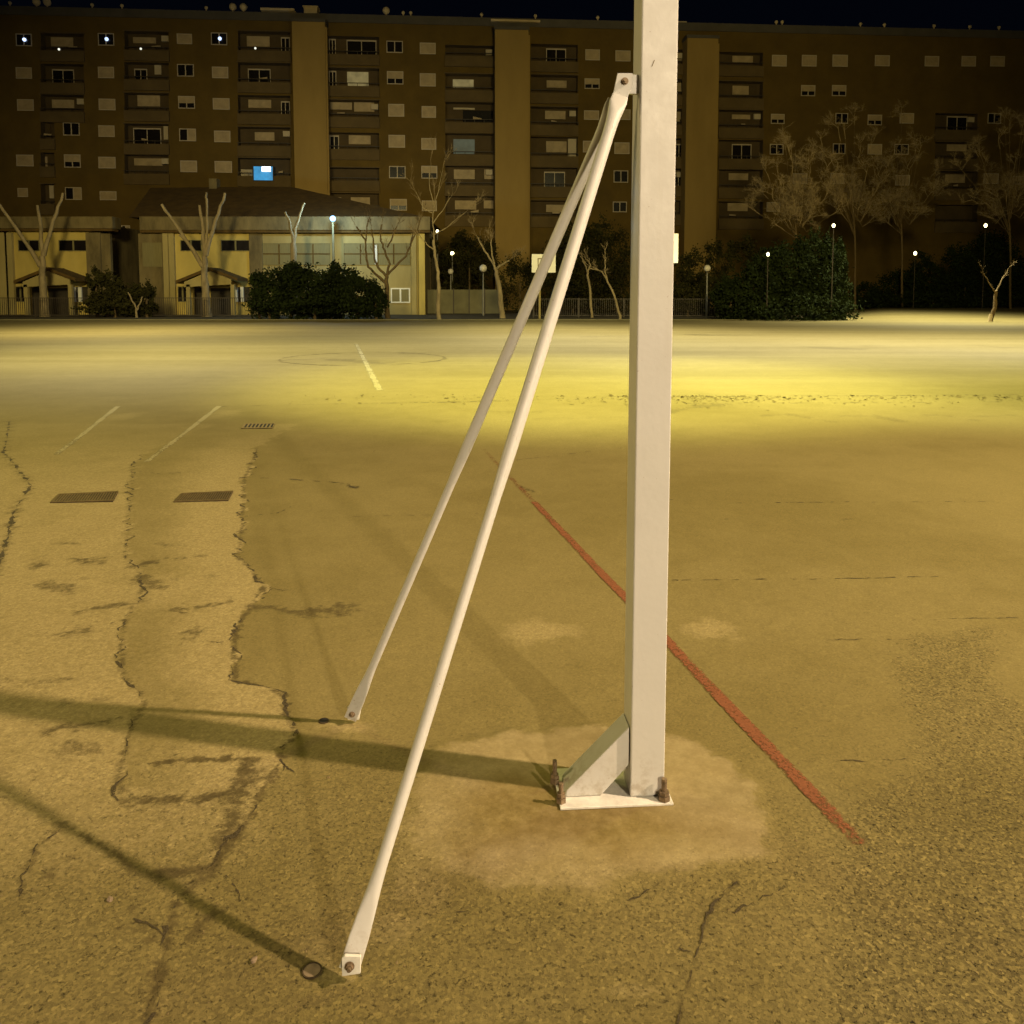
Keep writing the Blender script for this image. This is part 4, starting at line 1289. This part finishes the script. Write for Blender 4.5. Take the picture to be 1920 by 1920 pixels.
# ------------------------------------------------------------------ backboards
def backboard(x0, y0, x1, y1, Yd, pole_x, label, inner, pole_top=None):
    a, b = py(x0, y1, Yd), py(x1, y0, Yd)
    pxw = py(pole_x, 560, Yd).x
    r = empty('basketball_hoop', (pxw, Yd, 0), label, 'basketball hoop')
    q = MB(); q.box((a.x, Yd, a.z), (b.x, Yd + .05, b.z)); bd = child(q, 'backboard', M['board'], r)
    c, d = py(inner[0], inner[3], Yd), py(inner[2], inner[1], Yd)
    q = MB(); w = .06
    for (u0, u1, v0, v1) in ((c.x, d.x, c.z, c.z + w), (c.x, d.x, d.z - w, d.z), (c.x, c.x + w, c.z + w, d.z - w), (d.x - w, d.x, c.z + w, d.z - w)):
        q.box((u0, Yd - .012, v0), (u1, Yd - .002, v1))
    child(q, 'target_square', M['boardline'], bd)
    q = MB(); q.tube([(pxw, Yd + .12, 0), (pxw, Yd + .12, b.z - .2)], [.07, .06], 10); child(q, 'pole', M['conc_pale'], r)
    return r
backboard(997, 476.5, 1042, 511, 48, 1012, 'white basketball backboard with a dark square outline, seen through the two slanting braces', (1008, 484, 1029, 500))
backboard(1206, 438, 1272, 493, 30, 1232, 'white basketball backboard almost hidden, its edge sticking out right of the post', (1222, 455, 1254, 484))

# ------------------------------------------------------------------ trees
def limb(mb, pxs, Yd, w0, w1, dY=0.0, n=7, seed=0, wob=.05):
    """pixel polyline with pixel widths at depth Yd, leaning dY metres away at its end"""
    k = len(pxs)
    P, R = [], []
    r = random.Random(seed)
    for i, (x, y) in enumerate(pxs):
        t = i / (k - 1)
        yy = Yd + dY * t
        p = py(x, y, yy)
        P.append(p); R.append(max(.008, (w0 + (w1 - w0) * t) / 2 / FPX * yy))
    # subdivide with a little wobble
    Q, RR = [P[0]], [R[0]]
    for i in range(1, k):
        for s in (.33, .66, 1):
            q = P[i - 1].lerp(P[i], s)
            if s < 1: q = q + Vector((r.uniform(-wob, wob), r.uniform(-wob, wob), 0))
            Q.append(q); RR.append((R[i - 1] + (R[i] - R[i - 1]) * s) * r.uniform(.92, 1.08))
    mb.tube(Q, RR, n)
    return Q

def twigs(mb, starts, length, levels, spread, r0, seed, nb=(2, 4), gravity=.25):
    r = random.Random(seed)
    st = [(Vector(p), Vector(d).normalized(), length, r0, levels) for p, d in starts]
    while st:
        p, d, L, rad, lv = st.pop()
        e = p + d * L * r.uniform(.75, 1.2)
        m = (p + e) / 2 + Vector((r.uniform(-1, 1), r.uniform(-1, 1), r.uniform(-.5, .5))) * L * .10
        mb.tube([p, m, e], [rad, rad * .8, rad * .6], 3, caps=False)
        if lv <= 0: continue
        for _ in range(r.randint(*nb)):
            t = r.uniform(.35, 1)
            q = m.lerp(e, (t - .5) * 2) if t > .5 else p.lerp(m, t * 2)
            nd = (d + Vector((r.gauss(0, spread), r.gauss(0, spread), r.gauss(gravity, spread * .7)))).normalized()
            st.append((q, nd, L * r.uniform(.55, .8), rad * .74, lv - 1))

def tree(name, label, Yd, trunk, limbs, m, base, tw=None, group=None, crown_m='twig', cat='tree'):
    b = py(base[0], base[1], Yd)
    r = empty(name, (b.x, Yd, 0), label, cat, group)
    q = MB()
    ends = []
    pxs, w0, w1 = trunk
    zb = py(*pxs[0], Yd).z
    limb(q, pxs, Yd, w0, w1, 0, 9, 1)
    if zb > .02:
        p0 = py(*pxs[0], Yd); rr = w0 / 2 / FPX * Yd
        q.tube([(p0.x, Yd, -.05), (p0.x, Yd, zb + .02)], [rr * 1.25, rr], 9)
    for i, (px_, a, c, dY) in enumerate(limbs):
        Q = limb(q, px_, Yd, a, c, dY, 7, i + 5)
        ends.append((Q[-1], Q[-1] - Q[-3]))
        ends.append((Q[len(Q) // 2], Q[-1] - Q[-3]))
    child(q, 'trunk', M[m], r, smooth=True)
    if tw:
        L, lv, sp2, rad, seed = tw
        q = MB(); twigs(q, ends, L, lv, sp2, rad, seed); child(q, 'crown', M[crown_m], r)
    return r

for o, lb in ((-304, 'pale pollarded tree with three bare upright limbs in front of the left yellow wing'), (0, 'pale pollarded tree with four bare upright limbs in front of the gabled porch')):
    L_ = [([(380 + o, 500), (352 + o, 455), (325 + o, 415), (303 + o, 383)], 8, 5, -.6), ([(384 + o, 490), (381 + o, 430), (374 + o, 385)], 8, 5, .5), ([(386 + o, 480), (397 + o, 440), (410 + o, 400), (422 + o, 362)], 9, 4.5, .4)]
    if o == 0: L_.append(([(386, 470), (389, 420), (388, 375), (387, 362)], 5, 4, 1.0))
    if o == 0: L_.append(([(352, 455), (336, 440)], 5, 4, -.4))
    tree('pollarded_tree', lb, 52.5, ([(388 + o, 588), (386 + o, 560), (383 + o, 520), (383 + o, 480)], 17, 10), L_, 'bark', (388 + o, 588))
tree('pollarded_tree', 'pale pollarded tree with two forked limbs rising behind the big dark bush', 54, ([(552, 590), (550, 500), (549, 455)], 13, 11),
     [([(550, 460), (553, 430), (563, 400), (571, 380)], 7, 3.5, .4), ([(550, 455), (543, 415), (534, 397)], 6, 3.5, -.3)], 'bark', (552, 590))
tree('pollarded_tree', 'brown candelabra shaped bare tree at the right end of the big dark bush', 48.5, ([(727, 596), (725, 560), (724, 528), (724, 515)], 10, 7),
     [([(722, 530), (705, 515), (690, 500), (687, 478), (685, 450), (668, 425)], 5.5, 2.5, -.4), ([(724, 518), (708, 500), (702, 485), (700, 455), (697, 430)], 5, 2.5, .5),
      ([(726, 515), (731, 495), (722, 470), (714, 452), (716, 420)], 5, 2.5, -.6), ([(727, 515), (745, 496), (762, 480), (770, 460), (778, 430)], 5, 2.5, .3), ([(726, 464), (736, 445), (744, 425)], 3.5, 2, .3),
      ([(686, 452), (688, 430), (690, 415)], 3, 1.6, .3), ([(770, 458), (783, 430), (790, 405)], 3, 1.6, .2)], 'bark_dark', (727, 596), (.5, 3, .45, .012, 5), crown_m='bark_dark')
tree('slender_tree', 'slender pale trunk standing alone left of the globe lamps, with thin twigs above', 46.5, ([(823, 597), (822, 560), (822, 530), (819, 500), (815, 470), (813, 450)], 8.5, 5),
     [([(814, 455), (811, 420), (812, 380), (805, 345), (808, 310)], 2.6, 1.0, .4), ([(815, 470), (800, 458), (795, 450)], 3, 1, -.3), ([(811, 420), (830, 395), (845, 370)], 2.4, .8, .5), ([(812, 400), (795, 392), (780, 360)], 2.2, .8, -.3), ([(814, 440), (840, 425), (870, 400)], 2.2, .8, .2), ([(812, 392), (822, 360), (830, 320)], 2, .7, .2)],
     'bark', (823, 597), (.85, 3, .40, .010, 8))
tree('bare_tree', 'leaning pale tree forking low, right of the white globe lamp', 49, ([(942, 590), (938, 555), (932, 520), (928, 502)], 11, 7),
     [([(929, 505), (922, 490), (908, 470), (896, 445)], 5, 2.4, .5), ([(930, 505), (938, 498), (955, 488)], 5, 3, -.4), ([(927, 495), (922, 470), (921, 450)], 3.5, 2, .3)], 'bark', (942, 590), (.7, 4, .42, .010, 11))
tree('bare_tree', 'thin upright bare tree with a forked top, between the braces and the post', 50, ([(1110, 588), (1107, 550), (1102, 520), (1101, 505)], 5, 4),
     [([(1101, 510), (1096, 495), (1088, 480)], 3, 1.5, .3), ([(1102, 508), (1107, 498), (1105, 490)], 3, 1.5, -.2), ([(1105, 503), (1118, 506), (1126, 508)], 2.2, 1.5, .2)], 'bark', (1110, 588), (.5, 3, .45, .010, 13))
tree('bare_tree', 'thin bare tree leaning left, just beside the white post', 47, ([(1163, 592), (1155, 565), (1143, 535), (1132, 515)], 5, 3.4),
     [([(1132, 515), (1126, 508), (1115, 503)], 2.5, 1.5, .3), ([(1138, 525), (1134, 505), (1135, 485)], 2.8, 1.5, -.2)], 'bark', (1163, 592), (.5, 3, .45, .010, 14))
# wide twiggy crowns on the right
for i, (cx, yb, yt, w, Yd, lb, sd) in enumerate([
        (1492, 455, 275, 78, 52, 'wide pale twiggy bare crown above the near hedge, nearest to the third stair tower', 21),
        (1602, 450, 225, 80, 60, 'tall pale bare crown in the middle of the three twiggy trees', 22),
        (1690, 450, 225, 78, 63, 'tall pale bare crown, the rightmost of the three twiggy trees beside the dark balconies', 23),
        (1893, 450, 225, 88, 60, 'pale twiggy bare crown cut by the right edge of the photo', 24)]):
    r_ = random.Random(sd)
    L_ = []
    for k in range(17):
        a = -1 + 2 * k / 16
        up_ = r_.uniform(.35, 1.0)
        ex_, ey_ = cx + a * w * r_.uniform(.7, .95), yb - (yb - yt) * up_ * (1 - .35 * abs(a))
        L_.append(([(cx, yb - 8 - k * 3), (cx + a * w * .25, yb * .6 + ey_ * .4), (ex_, ey_)], 1.6, .7, r_.uniform(-2.2, 2.2)))
    tree('bare_tree', lb, Yd, ([(cx + 3, 592), (cx + 1, 520), (cx, yb - 30)], 4.5, 3), L_, 'bark_dark', (cx, 590), (1.0, 5, .80, .020, sd), 'bare twiggy trees on the right')
tree('young_tree', 'short pale leaning trunk with a whitewashed foot at the far right of the court', 43.5, ([(1858, 606), (1862, 585), (1866, 562), (1867, 545)], 8, 6),
     [([(1867, 548), (1878, 525), (1890, 505)], 3, 1.2, .3), ([(1866, 548), (1853, 528), (1845, 512)], 3, 1.2, -.3)], 'bark_dark', (1858, 606), (.35, 3, .5, .008, 33), crown_m='bark_dark')
tree('young_tree', 'tiny forked bare sapling in front of the low olive bush between the school bays', 50, ([(256, 590), (256, 578)], 4, 4),
     [([(256, 580), (248, 565), (240, 548)], 3, 2.2, 0), ([(256, 582), (262, 570), (267, 556)], 3, 2.2, .1)], 'bark', (256, 590))
q = MB(); p0 = py(1856, 606, 43.4); q.tube([(p0.x, 43.4, 0), (p0.x + .03, 43.4, .42)], [.11, .09], 9)
yt_ = [o for o in COL.objects if o.name.startswith('young_tree')][0]
child(q, 'whitewashed_foot', M['pale_door'], yt_)

# ------------------------------------------------------------------ foliage
def foliage(name, label, cat, blobs, m, base, seed, stem=True, group=None, size=.105):
    """leaf sized faces through lumpy clusters; blobs: px centre, depth, px radii, faces"""
    rg = np.random.default_rng(seed)
    V, F = [], []
    cnt = 0
    for (x, y, Yd, rx, ry, n) in blobs:
        n = int(n * 1.9)
        c = py(x, y, Yd); ax_ = rx / FPX * Yd; az = ry / FPX * Yd; ay = max(ax_ * .7, .5)
        # sub clumps give an uneven outline
        ncl = max(6, n // 75)
        dirs = rg.normal(size=(ncl, 3)); dirs /= np.linalg.norm(dirs, axis=1)[:, None]
        rad = rg.uniform(.3, 1.0, ncl) ** .6 * rg.uniform(.85, 1.28, ncl)
        cc_ = dirs * rad[:, None]
        idx = rg.integers(0, ncl, n)
        loc_ = cc_[idx] + rg.normal(scale=.135, size=(n, 3))
        P = np.array(c) + loc_ * np.array([ax_, ay, az])
        P[:, 2] = np.abs(P[:, 2])
        a = rg.normal(size=(n, 3)); a /= np.linalg.norm(a, axis=1)[:, None]
        b = np.cross(a, rg.normal(size=(n, 3))); b /= np.linalg.norm(b, axis=1)[:, None] + 1e-9
        s = rg.uniform(.5, 1.3, n)[:, None] * size
        q = np.stack([P - a * s, P - b * s * .5, P + a * s, P + b * s * .5], 1)
        q[:, :, 2] = np.maximum(q[:, :, 2], .02)
        V.append(q.reshape(-1, 3)); F.append(np.arange(n * 4).reshape(-1, 4) + cnt); cnt += n * 4
    V = np.concatenate(V); F = np.concatenate(F)
    mesh = bpy.data.meshes.new('foliage')
    mesh.from_pydata(V.tolist(), [], F.tolist()); mesh.update(); mesh.materials.append(m)
    b = py(base[0], base[1], blobs[0][2])
    r = empty(name, (b.x, b.y, 0), label, cat, group)
    o = bpy.data.objects.new('foliage', mesh); COL.objects.link(o); o.parent = r
    o.matrix_parent_inverse = Matrix.Translation(r.location).inverted()
    if stem:
        for (x, y, Yd, rx, ry, n) in blobs:
            if py(x, y, Yd).z < 2.6 or blobs.index((x, y, Yd, rx, ry, n)) < 2:
                q = MB(); c = py(x, y, Yd); q.tube([(c.x, Yd, -.05), (c.x, Yd, max(.3, c.z))], [.10, .05], 6)
                child(q, 'stem', M['bark_dark'], r)
    return r
foliage('bush', 'big dark green bush with a ragged top in front of the school windows', 'bush',
        [(505, 555, 47.5, 36, 42, 2400), (560, 545, 48, 46, 45, 3000), (620, 550, 47.5, 40, 48, 2800), (670, 555, 47.5, 40, 42, 2400), (705, 565, 47.5, 22, 32, 1300), (590, 575, 47, 90, 22, 2600), (545, 520, 48, 26, 28, 900), (628, 520, 48, 22, 28, 800), (485, 530, 48, 18, 22, 600)], M['leaf'], (600, 592), 3)
foliage('bush', 'low dark olive bush between the two yellow school bays', 'bush',
        [(200, 555, 51, 30, 36, 1700), (245, 562, 51, 34, 28, 1700), (180, 530, 51, 18, 26, 700), (275, 560, 51, 16, 30, 800), (215, 575, 50.5, 60, 14, 1400)], M['leaf2'], (220, 590), 4)
foliage('evergreen_tree', 'dark evergreen tree crown holding a warm lamp, between the two globe lamps', 'tree',
        [(880, 475, 67, 48, 34, 2400), (845, 500, 67, 26, 30, 1100), (915, 490, 67, 25, 34, 1100), (870, 450, 68, 26, 22, 700), (880, 520, 68, 40, 30, 1300)], M['leaf2'], (880, 590), 5)
foliage('evergreen_tree', 'sparse dark evergreen beside the school corner, behind the pale slender trunk', 'tree',
        [(800, 485, 62, 14, 26, 600), (806, 462, 62, 16, 18, 500), (800, 520, 62, 12, 22, 400), (845, 545, 63, 20, 20, 400)], M['leaf2'], (802, 590), 6)
foliage('evergreen_tree', 'broad dark evergreen mass between the slanting braces and the white post', 'tree',
        [(1075, 470, 62, 46, 46, 2400), (1140, 470, 62, 44, 50, 2400), (1110, 530, 61, 70, 48, 3600), (1040, 530, 62, 40, 46, 1600), (975, 530, 63, 36, 50, 1600), (1165, 540, 61, 30, 44, 1400), (1110, 440, 63, 40, 22, 700)], M['leaf2'], (1110, 590), 7)
foliage('shrub', 'loose brownish shrub between the white post and the dark hedge', 'shrub',
        [(1290, 520, 56, 34, 46, 1700), (1325, 555, 53, 26, 38, 1400), (1290, 560, 53, 40, 32, 1700), (1345, 490, 57, 28, 36, 900), (1390, 470, 58, 30, 30, 800)], M['leaf2'], (1300, 596), 8)
foliage('hedge', 'tall near dark hedge with a straight right end', 'hedge',
        [(1370, 565, 47, 34, 40, 2600), (1420, 545, 47, 40, 58, 3600), (1480, 530, 47, 46, 70, 4400), (1540, 525, 47, 42, 72, 4400), (1570, 555, 46.8, 20, 50, 2400), (1470, 580, 46.6, 110, 26, 4200), (1530, 470, 48, 40, 34, 1600), (1575, 500, 47, 14, 40, 1100), (1450, 490, 48, 30, 26, 900)], M['leaf'], (1470, 600), 9)
foliage('hedge', 'far dark hedge along the right end of the court', 'hedge',
        [(1620, 555, 66, 34, 24, 2000), (1680, 545, 66, 44, 34, 2800), (1745, 535, 66, 44, 44, 3200), (1810, 530, 66, 40, 48, 3200), (1870, 515, 66, 46, 64, 3800), (1930, 530, 66, 40, 50, 2400), (1750, 565, 65, 150, 15, 4200), (1800, 490, 67, 30, 34, 1200), (1860, 470, 67, 36, 34, 1500), (1730, 500, 67, 24, 26, 700)], M['leaf'], (1750, 578), 10)

# ------------------------------------------------------------------ light
def spot(name, loc_, target, watts, col, size_deg, blend, radius):
    d = bpy.data.lights.new(name, 'SPOT')
    d.energy = watts; d.color = col; d.spot_size = math.radians(size_deg); d.spot_blend = blend; d.shadow_soft_size = radius
    o = bpy.data.objects.new(name, d); COL.objects.link(o)
    o.location = loc_
    v = Vector(target) - Vector(loc_)
    o.rotation_euler = v.to_track_quat('-Z', 'Y').to_euler()
    return o
def point(name, loc_, watts, col, radius):
    d = bpy.data.lights.new(name, 'POINT')
    d.energy = watts; d.color = col; d.shadow_soft_size = radius
    o = bpy.data.objects.new(name, d); COL.objects.link(o); o.location = loc_
    return o

base = Vector((pb.x + .05, pb.y + .05, 0))
el = math.tan(math.radians(40.0))
D1 = 17.0
spot('flood_or_fill_light', base + Vector((.977 * D1, -.214 * D1, D1 * el)), (0.0, 6.0, 0), 35500, (1.0, .735, .47), 46, 1.0, .26)
D2 = 15.0
spot('flood_or_fill_light', base + Vector((.43 * D2, -.90 * D2, D2 * .384)), (-.6, 4.5, .4), 8600, (1.0, .80, .52), 70, .8, .22)
# court masts: pools of yellow light on the far half
spot('flood_or_fill_light', (1.2, 12.6, 7.5), (1.2, 13.4, 0), 7800, (1.0, .99, .30), 86, .55, .3)
spot('flood_or_fill_light', (7.6, 12.8, 7.5), (7.6, 13.6, 0), 5700, (1.0, .98, .38), 88, .55, .3)
spot('flood_or_fill_light', (-7.0, 8.6, 7.0), (-4.6, 7.4, 0), 1200, (1.0, .96, .26), 112, 1.0, .6)  # added soft fill, brightens the middle of the court on the left
spot('flood_or_fill_light', (6.6, 6.4, 7.0), (4.6, 5.6, 0), 1100, (1.0, .95, .18), 112, 1.0, .6)  # added soft fill, brightens the middle of the court on the right
spot('flood_or_fill_light', (-8.5, 19.0, 8.0), (-8.0, 19.5, 0), 8600, (1.0, .95, .64), 124, .8, .3)
spot('flood_or_fill_light', (5.0, 22.0, 9.0), (5.0, 22.5, 0), 10500, (1.0, .98, .86), 118, .8, .3)
spot('flood_or_fill_light', (16.0, 23.0, 9.0), (16.0, 24.0, 0), 14500, (1.0, .97, .76), 124, .8, .3)
spot('flood_or_fill_light', (25.0, 45.0, 11.0), (24.0, 45.0, 0), 22000, (1.0, .96, .62), 118, .9, .3)
spot('flood_or_fill_light', (-15.0, 31.0, 9.0), (-15.0, 31.5, 0), 9500, (1.0, .90, .55), 124, .9, .3)
spot('flood_or_fill_light', (2.0, 32.0, 9.0), (2.0, 32.5, 0), 9500, (1.0, .94, .66), 124, .9, .3)
# added fill spots without masts: facade, school, backboard, left side of the post
spot('flood_or_fill_light', (-14.0, 14.0, 10.0), (-22.0, 58.0, 3.0), 30000, (1.0, .84, .38), 66, 1.0, 1.6)
spot('flood_or_fill_light', (10.0, 12.0, 10.0), (14.0, 72.0, 6.0), 33000, (1.0, .84, .36), 80, 1.0, 1.6)
spot('flood_or_fill_light', (-20.0, 30.0, 9.0), (-23.0, 58.0, 2.0), 2600, (1.0, .86, .48), 76, 1.0, .8)  # added to lift the school front
spot('flood_or_fill_light', (0.0, 30.0, 9.0), (0.5, 50.0, 2.0), 5200, (1.0, .92, .50), 70, 1.0, .8)  # added to lift the backboard and the centre trees
spot('flood_or_fill_light', (-14.0, 3.6, 6.0), (0.2, 2.4, 1.0), 3100, (1.0, .74, .32), 50, 1.0, 1.6)  # added wide soft fill for the dark left face of the post
point('lamp_light', led + Vector((.2, -1.3, .3)), 900, (.45, .72, 1.0), .25)

wd = bpy.data.worlds.new('World')
S.world = wd
wd.use_nodes = True
nt = wd.node_tree
bg = nt.nodes['Background']
sky = nt.nodes.new('ShaderNodeTexSky')
sky.sky_type = 'NISHITA'
sky.sun_disc = False
sky.sun_elevation = math.radians(-4.0)
sky.sun_rotation = math.radians(100)
mixn = nt.nodes.new('ShaderNodeMix'); mixn.data_type = 'RGBA'; mixn.inputs[0].default_value = .12
mixn.inputs[6].default_value = (.0007, .0011, .0026, 1)
nt.links.new(sky.outputs['Color'], mixn.inputs[7])
bg.inputs['Strength'].default_value = 1.0
bg.inputs['Color'].default_value = (.0007, .0011, .0026, 1)

vs2 = S.view_settings
vs2.view_transform = 'Standard'
vs2.look = 'None'
vs2.exposure = 0
vs2.gamma = 1
S.cycles.max_bounces = 6
S.cycles.transparent_max_bounces = 12
S.cycles.use_denoising = True
S.cycles.sample_clamp_indirect = 6
